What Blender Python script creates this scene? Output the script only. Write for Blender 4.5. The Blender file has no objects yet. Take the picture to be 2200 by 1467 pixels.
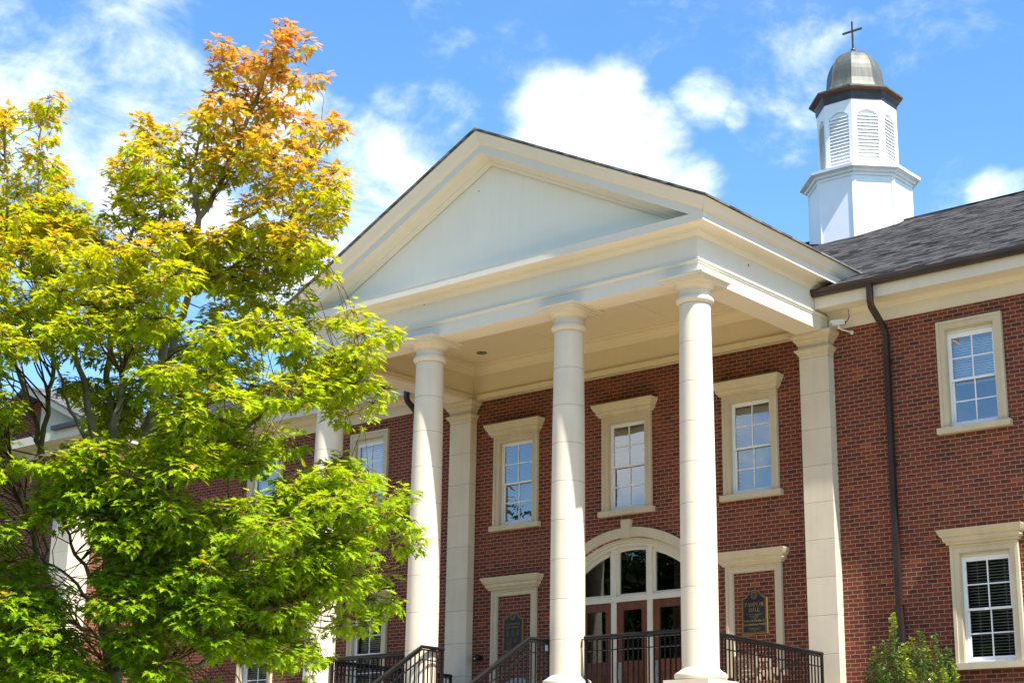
import bpy, bmesh, math, random
import numpy as np
from mathutils import Vector, Matrix

SC = bpy.context.scene
COL = SC.collection
rnd = random.Random(7)
rng = np.random.default_rng(11)

# ------------------------------------------------------------------ camera
CAM = Vector((17.5807, -23.7881, -1.7013))
YAW, PITCH, ROLL, FPX = 0.7089, 0.2825, 0.0156, 3586.23
_F = Vector((-math.sin(YAW) * math.cos(PITCH), math.cos(YAW) * math.cos(PITCH), math.sin(PITCH)))
_R0 = Vector((math.cos(YAW), math.sin(YAW), 0))
_U0 = _R0.cross(_F)
CR = _R0 * math.cos(ROLL) + _U0 * math.sin(ROLL)
CU = -_R0 * math.sin(ROLL) + _U0 * math.cos(ROLL)
cd = bpy.data.cameras.new('camera')
cam = bpy.data.objects.new('camera', cd)
COL.objects.link(cam)
cd.sensor_width = 36
cd.lens = FPX / 2200 * 36
cd.clip_start = 0.1
cd.clip_end = 3000
M = Matrix((CR, CU, -_F)).transposed().to_4x4()
M.translation = CAM
cam.matrix_world = M
SC.camera = cam

# ------------------------------------------------------------------ light
SUN = Vector((1.0, -0.200, 1.5)).normalized()
w = bpy.data.worlds.new('World')
SC.world = w
w.use_nodes = True
nt = w.node_tree
nt.nodes.clear()


def N(tree, typ, **kw):
    n = tree.nodes.new(typ)
    for k, v in kw.items():
        if hasattr(n, k):
            setattr(n, k, v)
        else:
            n.inputs[k].default_value = v
    return n


def math_n(tree, op, a, b=None, clamp=False):
    n = tree.nodes.new('ShaderNodeMath')
    n.operation = op
    n.use_clamp = clamp
    for i, v in enumerate((a, b)):
        if v is None:
            continue
        if isinstance(v, (int, float)):
            n.inputs[i].default_value = v
        else:
            tree.links.new(v, n.inputs[i])
    return n.outputs[0]


L = nt.links
sky = N(nt, 'ShaderNodeTexSky', sky_type='NISHITA', sun_disc=False)
sky.sun_elevation = math.asin(SUN.z)
sky.sun_rotation = math.atan2(SUN.x, SUN.y)
sky.altitude = 300
sky.air_density = 1.0
sky.dust_density = 0.35
sky.ozone_density = 1.6
SKY_STRENGTH = 0.138
tc = N(nt, 'ShaderNodeTexCoord')
gen = tc.outputs['Generated']
# cloud banks: (direction, inner radius, outer radius, weight)
CLOUDS = [((-.7688, .5221, .3693), 1.0, 8.0, .50), ((-.7480, .5491, .3728), 1.0, 6.0, .74), ((-.7200, .5850, .3730), 1.0, 4.6, .86),
          ((-.6706, .6437, .3540), 1.0, 3.6, .78), ((-.6950, .6150, .3400), 1.0, 5.0, .72), ((-.7638, .4803, .4312), 1.0, 6.0, .36),
          ((-.5740, .7150, .4010), .7, 2.5, .95), ((-.5560, .7300, .3960), .8, 2.8, .98), ((-.5380, .7470, .3900), .5, 2.3, .88),
          ((-.5250, .7650, .3720), .2, 1.7, .60), ((-.5070, .7570, .4120), .2, 1.5, .66), ((-.4920, .7700, .4040), .1, .7, .40),
          ((-.3699, .8592, .3500), .2, 1.3, .60), ((-.3550, .8630, .3500), .3, 1.3, .6), ((-.6459, .6440, .4130), .1, 1.1, .44),
          ((-.5760, -.7890, .2120), .8, 3.2, .80), ((-.6700, -.7100, .2000), 2.0, 7.0, .36), ((-.3000, -.7400, .6000), 3.0, 14.0, .6)]
mask = None
for d, r0, r1, wt in CLOUDS:
    dv = Vector(d).normalized()
    vm = N(nt, 'ShaderNodeVectorMath', operation='DOT_PRODUCT')
    L.new(gen, vm.inputs[0])
    vm.inputs[1].default_value = dv
    mr = N(nt, 'ShaderNodeMapRange', interpolation_type='SMOOTHSTEP')
    L.new(vm.outputs['Value'], mr.inputs['Value'])
    mr.inputs['From Min'].default_value = math.cos(math.radians(r1))
    mr.inputs['From Max'].default_value = math.cos(math.radians(r0))
    mr.inputs['To Max'].default_value = wt
    mask = mr.outputs[0] if mask is None else math_n(nt, 'MAXIMUM', mask, mr.outputs[0])
# scattered cloud over the side of the sky the facade looks at
sep = N(nt, 'ShaderNodeSeparateXYZ')
L.new(gen, sep.inputs[0])
mr = N(nt, 'ShaderNodeMapRange', interpolation_type='SMOOTHSTEP')
L.new(sep.outputs['Y'], mr.inputs['Value'])
mr.inputs['From Min'].default_value = 0.05
mr.inputs['From Max'].default_value = -0.35
mr.inputs['To Max'].default_value = 0.30
mask = math_n(nt, 'MAXIMUM', mask, mr.outputs[0])
nz = N(nt, 'ShaderNodeTexNoise', noise_dimensions='3D')
mp = N(nt, 'ShaderNodeMapping')
mp.inputs['Scale'].default_value = (1, 1, 1.7)
L.new(gen, mp.inputs[0])
L.new(mp.outputs[0], nz.inputs['Vector'])
nz.inputs['Scale'].default_value = 12.0
nz.inputs['Detail'].default_value = 10
nz.inputs['Roughness'].default_value = 0.62
nz.inputs['Distortion'].default_value = 0.25
cl = math_n(nt, 'ADD', math_n(nt, 'MULTIPLY', mask, 1.15), math_n(nt, 'MULTIPLY', math_n(nt, 'SUBTRACT', nz.outputs['Fac'], 0.5), 3.0))
cr = N(nt, 'ShaderNodeMapRange', interpolation_type='SMOOTHSTEP')
L.new(cl, cr.inputs['Value'])
cr.inputs['From Min'].default_value = 0.12
cr.inputs['From Max'].default_value = 1.42
# faint veil so the blue is never perfectly even
nz2 = N(nt, 'ShaderNodeTexNoise')
L.new(mp.outputs[0], nz2.inputs['Vector'])
nz2.inputs['Scale'].default_value = 4.0
nz2.inputs['Detail'].default_value = 6
veil = N(nt, 'ShaderNodeMapRange', interpolation_type='SMOOTHSTEP')
L.new(nz2.outputs['Fac'], veil.inputs['Value'])
veil.inputs['From Min'].default_value = 0.48
veil.inputs['From Max'].default_value = 0.85
veil.inputs['To Max'].default_value = 0.12
cfac = math_n(nt, 'MAXIMUM', cr.outputs[0], veil.outputs[0])
bg1 = N(nt, 'ShaderNodeBackground')
hsv = N(nt, 'ShaderNodeHueSaturation')
hsv.inputs['Saturation'].default_value = 1.24
L.new(sky.outputs[0], hsv.inputs['Color'])
L.new(hsv.outputs[0], bg1.inputs['Color'])
bg1.inputs['Strength'].default_value = SKY_STRENGTH
bg2 = N(nt, 'ShaderNodeBackground')
bg2.inputs['Color'].default_value = (0.93, 0.97, 1.0, 1)
bg2.inputs['Strength'].default_value = 0.80
mx = N(nt, 'ShaderNodeMixShader')
L.new(cfac, mx.inputs[0])
L.new(bg1.outputs[0], mx.inputs[1])
L.new(bg2.outputs[0], mx.inputs[2])
wo = N(nt, 'ShaderNodeOutputWorld')
L.new(mx.outputs[0], wo.inputs[0])

sl = bpy.data.lights.new('sun', 'SUN')
sl.energy = 5.0
sl.angle = math.radians(0.53)
sl.color = (1.0, 0.94, 0.84)
so = bpy.data.objects.new('sun', sl)
COL.objects.link(so)
so.rotation_euler = SUN.to_track_quat('Z', 'Y').to_euler()

SC.view_settings.view_transform = 'Standard'
SC.view_settings.look = 'None'
SC.view_settings.exposure = 1.12
SC.view_settings.gamma = 1
SC.view_settings.use_curve_mapping = False
SC.cycles.max_bounces = 8
SC.cycles.diffuse_bounces = 4
SC.cycles.transparent_max_bounces = 12
SC.cycles.caustics_reflective = False
SC.cycles.caustics_refractive = False
SC.cycles.use_denoising = True


# ------------------------------------------------------------------ pixel helper (for reading the camera's rays while measuring)
def ray(px, py):
    return (_F + CR * ((px - 1100) / FPX) - CU * ((py - 733.5) / FPX))


def on(px, py, axis, c):
    d = ray(px, py)
    i = 'xyz'.index(axis)
    return CAM + d * ((c - CAM[i]) / d[i])


# ------------------------------------------------------------------ materials
MAT = {}


def mat(name):
    m = bpy.data.materials.new(name)
    m.use_nodes = True
    t = m.node_tree
    b = t.nodes['Principled BSDF']
    MAT[name] = m
    return m, t, b


def simple(name, col, rough=0.6, var=0.06, scale=3.0, bump=0.0, bscale=40, metallic=0.0, spec=0.4, streak=False):
    m, t, b = mat(name)
    tcn = N(t, 'ShaderNodeTexCoord')
    mpn = N(t, 'ShaderNodeMapping')
    if streak:
        mpn.inputs['Scale'].default_value = (1.0, 1.0, 0.12)
    t.links.new(tcn.outputs['Object'], mpn.inputs[0])
    n1 = N(t, 'ShaderNodeTexNoise', Scale=scale, Detail=8.0, Roughness=0.6)
    t.links.new(mpn.outputs[0], n1.inputs['Vector'])
    r = N(t, 'ShaderNodeMapRange')
    r.inputs['From Min'].default_value = 0.3
    r.inputs['From Max'].default_value = 0.7
    r.inputs['To Min'].default_value = 1 - var * 1.6
    r.inputs['To Max'].default_value = 1 + var
    t.links.new(n1.outputs['Fac'], r.inputs[0])
    mul = N(t, 'ShaderNodeVectorMath', operation='SCALE')
    mul.inputs[0].default_value = col
    t.links.new(r.outputs[0], mul.inputs['Scale'])
    t.links.new(mul.outputs[0], b.inputs['Base Color'])
    b.inputs['Roughness'].default_value = rough
    b.inputs['Metallic'].default_value = metallic
    b.inputs['Specular IOR Level'].default_value = spec
    if bump:
        n2 = N(t, 'ShaderNodeTexNoise', Scale=float(bscale), Detail=4.0)
        t.links.new(tcn.outputs['Object'], n2.inputs['Vector'])
        bp = N(t, 'ShaderNodeBump', Strength=bump, Distance=0.01)
        t.links.new(n2.outputs['Fac'], bp.inputs['Height'])
        t.links.new(bp.outputs[0], b.inputs['Normal'])
    return m


def brick_mat(name, along='x', tones=None):
    m, t, b = mat(name)
    lk = t.links
    tcn = N(t, 'ShaderNodeTexCoord')
    sp = N(t, 'ShaderNodeSeparateXYZ')
    lk.new(tcn.outputs['Object'], sp.inputs[0])
    cb = N(t, 'ShaderNodeCombineXYZ')
    lk.new(sp.outputs['X' if along == 'x' else 'Y'], cb.inputs[0])
    lk.new(sp.outputs['Z'], cb.inputs[1])
    # slight waviness of the courses
    wn = N(t, 'ShaderNodeTexNoise', Scale=14.0, Detail=2.0)
    lk.new(cb.outputs[0], wn.inputs['Vector'])
    sb = N(t, 'ShaderNodeVectorMath', operation='SUBTRACT')
    lk.new(wn.outputs['Color'], sb.inputs[0])
    sb.inputs[1].default_value = (.5, .5, .5)
    sc = N(t, 'ShaderNodeVectorMath', operation='SCALE', Scale=0.008)
    lk.new(sb.outputs[0], sc.inputs[0])
    ad = N(t, 'ShaderNodeVectorMath', operation='ADD')
    lk.new(cb.outputs[0], ad.inputs[0])
    lk.new(sc.outputs[0], ad.inputs[1])
    br = N(t, 'ShaderNodeTexBrick', offset=0.5, squash=1.0)
    lk.new(ad.outputs[0], br.inputs['Vector'])
    br.inputs['Color1'].default_value = (0, 0, 0, 1)
    br.inputs['Color2'].default_value = (1, 1, 1, 1)
    br.inputs['Mortar'].default_value = (.5, .5, .5, 1)
    br.inputs['Scale'].default_value = 1.0
    br.inputs['Mortar Size'].default_value = 0.0054
    br.inputs['Mortar Smooth'].default_value = 0.25
    br.inputs['Bias'].default_value = 0.0
    br.inputs['Brick Width'].default_value = 0.173
    br.inputs['Row Height'].default_value = 0.0672
    ramp = N(t, 'ShaderNodeValToRGB')
    lk.new(br.outputs['Color'], ramp.inputs[0])
    e = ramp.color_ramp.elements
    tones = tones or [(0.0, (.076, .025, .018)), (.12, (.108, .029, .018)), (.40, (.140, .031, .018)), (.66, (.158, .035, .019)),
                      (.88, (.158, .041, .022)), (.97, (.190, .047, .018)), (1.0, (.25, .068, .022))]
    e[0].position, e[0].color = tones[0][0], (*tones[0][1], 1)
    e[1].position, e[1].color = tones[-1][0], (*tones[-1][1], 1)
    for p, c in tones[1:-1]:
        k = e.new(p)
        k.color = (*c, 1)
    # blotches inside each brick and broad weathering
    n1 = N(t, 'ShaderNodeTexNoise', Scale=38.0, Detail=6.0, Roughness=0.7)
    lk.new(tcn.outputs['Object'], n1.inputs['Vector'])
    n2 = N(t, 'ShaderNodeTexNoise', Scale=1.1, Detail=5.0)
    lk.new(tcn.outputs['Object'], n2.inputs['Vector'])
    r1 = math_n(t, 'ADD', math_n(t, 'MULTIPLY', n1.outputs['Fac'], 0.75), 0.62)
    r2 = math_n(t, 'ADD', math_n(t, 'MULTIPLY', n2.outputs['Fac'], 0.45), 0.78)
    k = math_n(t, 'MULTIPLY', r1, r2)
    bs = N(t, 'ShaderNodeVectorMath', operation='SCALE')
    lk.new(ramp.outputs[0], bs.inputs[0])
    lk.new(k, bs.inputs['Scale'])
    ms = N(t, 'ShaderNodeVectorMath', operation='SCALE')
    ms.inputs[0].default_value = (.315, .230, .160)
    lk.new(r2, ms.inputs['Scale'])
    mixc = N(t, 'ShaderNodeMix', data_type='RGBA')
    lk.new(br.outputs['Fac'], mixc.inputs['Factor'])
    lk.new(bs.outputs[0], mixc.inputs['A'])
    lk.new(ms.outputs[0], mixc.inputs['B'])
    lk.new(mixc.outputs['Result'], b.inputs['Base Color'])
    b.inputs['Roughness'].default_value = 0.88
    b.inputs['Specular IOR Level'].default_value = 0.25
    h = math_n(t, 'ADD', math_n(t, 'MULTIPLY', br.outputs['Fac'], -1.0), math_n(t, 'MULTIPLY', n1.outputs['Fac'], 0.5))
    h = math_n(t, 'ADD', h, math_n(t, 'MULTIPLY', br.outputs['Color'], 0.35))
    bp = N(t, 'ShaderNodeBump', Strength=0.5, Distance=0.005)
    lk.new(h, bp.inputs['Height'])
    lk.new(bp.outputs[0], b.inputs['Normal'])
    return m


brick_mat('brick_front', 'x')
brick_mat('brick_side', 'y')


def shingle_mat(name, along, c0, c1):
    m, t, b = mat(name)
    lk = t.links
    tcn = N(t, 'ShaderNodeTexCoord')
    sp = N(t, 'ShaderNodeSeparateXYZ')
    lk.new(tcn.outputs['Object'], sp.inputs[0])
    cb = N(t, 'ShaderNodeCombineXYZ')
    lk.new(sp.outputs['X' if along == 'x' else 'Y'], cb.inputs[0])
    lk.new(sp.outputs['Z'], cb.inputs[1])
    br = N(t, 'ShaderNodeTexBrick', offset=0.37, offset_frequency=1, squash=0.7, squash_frequency=3)
    lk.new(cb.outputs[0], br.inputs['Vector'])
    br.inputs['Color1'].default_value = (0, 0, 0, 1)
    br.inputs['Color2'].default_value = (1, 1, 1, 1)
    br.inputs['Mortar'].default_value = (.1, .1, .1, 1)
    br.inputs['Scale'].default_value = 1.0
    br.inputs['Mortar Size'].default_value = 0.004
    br.inputs['Mortar Smooth'].default_value = 0.6
    br.inputs['Brick Width'].default_value = 0.30
    br.inputs['Row Height'].default_value = 0.062
    mpn = N(t, 'ShaderNodeMapping')
    mpn.inputs['Scale'].default_value = (1, 1, 3.0)
    lk.new(tcn.outputs['Object'], mpn.inputs[0])
    n1 = N(t, 'ShaderNodeTexNoise', Scale=4.5, Detail=8.0, Roughness=0.75)
    lk.new(mpn.outputs[0], n1.inputs['Vector'])
    f = math_n(t, 'ADD', math_n(t, 'MULTIPLY', br.outputs['Color'], 1.0), math_n(t, 'MULTIPLY', math_n(t, 'SUBTRACT', n1.outputs['Fac'], 0.5), 1.8))
    mixc = N(t, 'ShaderNodeMix', data_type='RGBA')
    lk.new(f, mixc.inputs['Factor'])
    mixc.inputs['A'].default_value = (*c0, 1)
    mixc.inputs['B'].default_value = (*c1, 1)
    lk.new(mixc.outputs['Result'], b.inputs['Base Color'])
    b.inputs['Roughness'].default_value = 0.95
    b.inputs['Specular IOR Level'].default_value = 0.08
    gn = N(t, 'ShaderNodeTexNoise', Scale=160.0, Detail=2.0)
    lk.new(tcn.outputs['Object'], gn.inputs['Vector'])
    h = math_n(t, 'ADD', math_n(t, 'MULTIPLY', br.outputs['Color'], 0.7), math_n(t, 'MULTIPLY', gn.outputs['Fac'], 0.6))
    h = math_n(t, 'SUBTRACT', h, math_n(t, 'MULTIPLY', br.outputs['Fac'], 1.0))
    bp = N(t, 'ShaderNodeBump', Strength=0.8, Distance=0.012)
    lk.new(h, bp.inputs['Height'])
    lk.new(bp.outputs[0], b.inputs['Normal'])
    return m


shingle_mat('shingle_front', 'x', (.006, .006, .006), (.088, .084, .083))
shingle_mat('shingle_side_lit', 'y', (.05, .05, .053), (.20, .196, .20))  # same shingles, paler: grazing sun on these slopes put into the colour


def stone_mat(name, col, joint_z=None, stain=0.12):
    """cast stone / painted stucco: soft mottling, rain streaks; optional block joints at joint_z + 0.61 k"""
    m, t, b = mat(name)
    lk = t.links
    tcn = N(t, 'ShaderNodeTexCoord')
    n1 = N(t, 'ShaderNodeTexNoise', Scale=2.3, Detail=9.0, Roughness=0.62)
    lk.new(tcn.outputs['Object'], n1.inputs['Vector'])
    mpn = N(t, 'ShaderNodeMapping')
    mpn.inputs['Scale'].default_value = (6, 6, 0.5)
    lk.new(tcn.outputs['Object'], mpn.inputs[0])
    n2 = N(t, 'ShaderNodeTexNoise', Scale=1.6, Detail=6.0, Roughness=0.6)
    lk.new(mpn.outputs[0], n2.inputs['Vector'])
    f = math_n(t, 'ADD', math_n(t, 'MULTIPLY', n1.outputs['Fac'], 0.6), math_n(t, 'MULTIPLY', n2.outputs['Fac'], 0.5))
    r = N(t, 'ShaderNodeMapRange')
    r.inputs['From Min'].default_value = 0.32
    r.inputs['From Max'].default_value = 0.72
    r.inputs['To Min'].default_value = 1 - stain
    r.inputs['To Max'].default_value = 1 + stain * 0.35
    lk.new(f, r.inputs[0])
    k = r.outputs[0]
    n3 = N(t, 'ShaderNodeTexNoise', Scale=90.0, Detail=3.0)
    lk.new(tcn.outputs['Object'], n3.inputs['Vector'])
    height = math_n(t, 'MULTIPLY', n3.outputs['Fac'], 0.25)
    if joint_z is not None:
        sp = N(t, 'ShaderNodeSeparateXYZ')
        lk.new(tcn.outputs['Object'], sp.inputs[0])
        z = math_n(t, 'DIVIDE', math_n(t, 'SUBTRACT', sp.outputs['Z'], joint_z), 0.61)
        cell = math_n(t, 'FLOOR', z)
        fr = math_n(t, 'FRACT', math_n(t, 'ADD', z, 0.5))
        dist = math_n(t, 'ABSOLUTE', math_n(t, 'SUBTRACT', fr, 0.5))
        line = N(t, 'ShaderNodeMapRange', interpolation_type='SMOOTHSTEP')
        lk.new(dist, line.inputs[0])
        line.inputs['From Min'].default_value = 0.004
        line.inputs['From Max'].default_value = 0.013
        line.inputs['To Min'].default_value = 0.0
        line.inputs['To Max'].default_value = 1.0
        wn = N(t, 'ShaderNodeTexWhiteNoise', noise_dimensions='1D')
        lk.new(cell, wn.inputs['W'])
        k = math_n(t, 'MULTIPLY', k, math_n(t, 'ADD', math_n(t, 'MULTIPLY', wn.outputs['Value'], 0.07), 0.955))
        k = math_n(t, 'MULTIPLY', k, math_n(t, 'ADD', math_n(t, 'MULTIPLY', line.outputs[0], 0.42), 0.58))
        height = math_n(t, 'ADD', height, line.outputs[0])
    sc = N(t, 'ShaderNodeVectorMath', operation='SCALE')
    sc.inputs[0].default_value = col
    lk.new(k, sc.inputs['Scale'])
    lk.new(sc.outputs[0], b.inputs['Base Color'])
    b.inputs['Roughness'].default_value = 0.8
    b.inputs['Specular IOR Level'].default_value = 0.3
    bp = N(t, 'ShaderNodeBump', Strength=0.5, Distance=0.004)
    lk.new(height, bp.inputs['Height'])
    lk.new(bp.outputs[0], b.inputs['Normal'])
    return m


CREAM = (.60, .545, .45)
ZC, ZP = 0.4974, 1.0738
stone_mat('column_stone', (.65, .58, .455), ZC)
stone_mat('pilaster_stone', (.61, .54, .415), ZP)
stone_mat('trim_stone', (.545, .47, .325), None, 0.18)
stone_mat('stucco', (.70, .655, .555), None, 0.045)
stone_mat('stucco_lightened', (.83, .77, .635), None, 0.045)  # same stucco as the entablature, its colour lightened for the brighter pediment light
stone_mat('eave_paint', (.65, .60, .49), None, 0.08)
stone_mat('ceiling_paint', (.68, .59, .41), None, 0.05)
simple('white_paint', (.85, .86, .87), 0.45, 0.03)
simple('sash_white', (.74, .75, .76), 0.4, 0.03)
simple('cream_wood', (.62, .58, .46), 0.5, 0.05)
simple('gutter_brown', (.040, .026, .020), 0.42, 0.25, 2.5)
simple('spout_brown', (.028, .018, .015), 0.45, 0.2, 2.5)
simple('black_metal', (.007, .007, .008), 0.36, 0.15, 6.0, spec=0.32)
simple('door_wood', (.125, .036, .011), 0.38, 0.30, 9.0, streak=True)
simple('steel', (.50, .50, .50), 0.3, 0.1, metallic=1.0)
simple('gold', (.30, .19, .052), 0.4, 0.12, 20.0, metallic=0.35)
simple('plaque_black', (.012, .012, .011), 0.45, 0.3, 20.0)
simple('camera_white', (.62, .62, .58), 0.45, 0.04)
simple('dark_plastic', (.012, .012, .012), 0.4, 0.1)
simple('teak', (.36, .25, .17), 0.7, 0.2, 12.0, streak=True)
simple('wicker_grey', (.30, .31, .31), 0.7, 0.15, 20.0)
simple('paper_blue', (.50, .60, .74), 0.7, 0.02)
simple('paving', (.56, .44, .30), 0.85, 0.18, 1.5, 0.4, 30)
simple('porch_floor', (.54, .43, .30), 0.8, 0.15, 2.0, 0.3, 30)
simple('room_darkness', (.05, .048, .045), 0.9, 0.1)  # near-black wall colour stands in for the darkness of the rooms
simple('blind', (.80, .84, .85), 0.5, 0.03)
simple('bark', (.30, .275, .235), 0.9, 0.35, 6.0, 0.7, 25)
simple('twig', (.17, .105, .05), 0.9, 0.25, 9.0, spec=0.1)
simple('holly_stem', (.20, .19, .10), 0.7, 0.2, 9.0)


def lawn():
    m, t, b = mat('lawn')
    tcn = N(t, 'ShaderNodeTexCoord')
    n1 = N(t, 'ShaderNodeTexNoise', Scale=2.0, Detail=10.0, Roughness=0.75)
    t.links.new(tcn.outputs['Object'], n1.inputs['Vector'])
    mixc = N(t, 'ShaderNodeMix', data_type='RGBA')
    t.links.new(n1.outputs['Fac'], mixc.inputs['Factor'])
    mixc.inputs['A'].default_value = (.03, .06, .012, 1)
    mixc.inputs['B'].default_value = (.10, .14, .03, 1)
    t.links.new(mixc.outputs['Result'], b.inputs['Base Color'])
    b.inputs['Roughness'].default_value = 0.9
    n2 = N(t, 'ShaderNodeTexNoise', Scale=80.0, Detail=3.0)
    t.links.new(tcn.outputs['Object'], n2.inputs['Vector'])
    bp = N(t, 'ShaderNodeBump', Strength=1.0, Distance=0.05)
    t.links.new(n2.outputs['Fac'], bp.inputs['Height'])
    t.links.new(bp.outputs[0], b.inputs['Normal'])


lawn()


def glass_mat(name, tint, base):
    m, t, b = mat(name)
    t.nodes.remove(b)
    out = t.nodes['Material Output']
    tr = N(t, 'ShaderNodeBsdfTransparent')
    tr.inputs['Color'].default_value = (*tint, 1)
    gl = N(t, 'ShaderNodeBsdfGlossy')
    gl.inputs['Roughness'].default_value = 0.0
    gl.inputs['Color'].default_value = (.93, .97, 1.0, 1)
    # the panes are never quite flat
    tcn = N(t, 'ShaderNodeTexCoord')
    n = N(t, 'ShaderNodeTexNoise', Scale=1.3, Detail=1.0)
    t.links.new(tcn.outputs['Object'], n.inputs['Vector'])
    bp = N(t, 'ShaderNodeBump', Strength=0.12, Distance=0.02)
    t.links.new(n.outputs['Fac'], bp.inputs['Height'])
    t.links.new(bp.outputs[0], gl.inputs['Normal'])
    fr = N(t, 'ShaderNodeFresnel', IOR=1.5)
    k = math_n(t, 'ADD', math_n(t, 'MULTIPLY', fr.outputs[0], 1.6), base, True)
    ms = N(t, 'ShaderNodeMixShader')
    t.links.new(k, ms.inputs[0])
    t.links.new(tr.outputs[0], ms.inputs[1])
    t.links.new(gl.outputs[0], ms.inputs[2])
    t.links.new(ms.outputs[0], out.inputs[0])


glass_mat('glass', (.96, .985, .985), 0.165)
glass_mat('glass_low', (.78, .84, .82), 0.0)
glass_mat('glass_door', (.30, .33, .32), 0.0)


def copper():
    m, t, b = mat('copper')
    tcn = N(t, 'ShaderNodeTexCoord')
    mpn = N(t, 'ShaderNodeMapping')
    mpn.inputs['Scale'].default_value = (7, 7, 0.8)
    t.links.new(tcn.outputs['Object'], mpn.inputs[0])
    n1 = N(t, 'ShaderNodeTexNoise', Scale=1.4, Detail=8.0, Roughness=0.6)
    t.links.new(mpn.outputs[0], n1.inputs['Vector'])
    rp = N(t, 'ShaderNodeValToRGB')
    t.links.new(n1.outputs['Fac'], rp.inputs[0])
    e = rp.color_ramp.elements
    e[0].position, e[0].color = 0.30, (.070, .062, .052, 1)
    e[1].position, e[1].color = 0.74, (.135, .175, .150, 1)
    k = e.new(0.48)
    k.color = (.095, .098, .082, 1)
    k = e.new(0.58)
    k.color = (.115, .128, .105, 1)
    t.links.new(rp.outputs[0], b.inputs['Base Color'])
    b.inputs['Metallic'].default_value = 0.15
    b.inputs['Roughness'].default_value = 0.55


copper()
simple('copper_dark', (.055, .050, .048), 0.45, 0.25, 6.0, metallic=0.3)
simple('copper_soffit', (.20, .075, .045), 0.5, 0.2, 3.0, metallic=0.2)
simple('bronze', (.10, .075, .06), 0.45, 0.3, 20.0, metallic=0.4)


def leaf_mat(name, attr, trans, gloss=0.45, mixt=0.30):
    m, t, b = mat(name)
    at = N(t, 'ShaderNodeAttribute', attribute_name=attr)
    ge = N(t, 'ShaderNodeNewGeometry')
    pale = N(t, 'ShaderNodeMix', data_type='RGBA')
    pale.inputs['B'].default_value = (.30, .36, .20, 1)
    t.links.new(math_n(t, 'MULTIPLY', ge.outputs['Backfacing'], 0.35), pale.inputs['Factor'])
    t.links.new(at.outputs['Color'], pale.inputs['A'])
    t.links.new(pale.outputs['Result'], b.inputs['Base Color'])
    b.inputs['Roughness'].default_value = gloss
    b.inputs['Specular IOR Level'].default_value = 0.16
    tl = N(t, 'ShaderNodeBsdfTranslucent')
    tm = N(t, 'ShaderNodeVectorMath', operation='MULTIPLY')
    t.links.new(at.outputs['Color'], tm.inputs[0])
    tm.inputs[1].default_value = trans
    t.links.new(tm.outputs[0], tl.inputs['Color'])
    ms = N(t, 'ShaderNodeMixShader')
    ms.inputs[0].default_value = mixt
    t.links.new(b.outputs[0], ms.inputs[1])
    t.links.new(tl.outputs[0], ms.inputs[2])
    t.links.new(ms.outputs[0], t.nodes['Material Output'].inputs[0])


leaf_mat('maple_leaf', 'leaf_colour', (1.3, 1.25, 0.5), 0.5, 0.50)
leaf_mat('holly_leaf', 'leaf_colour', (1.2, 1.25, 0.6), 0.16, 0.15)
leaf_mat('far_leaf', 'leaf_colour', (1.1, 1.1, 0.6), 0.7, 0.2)


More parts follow.
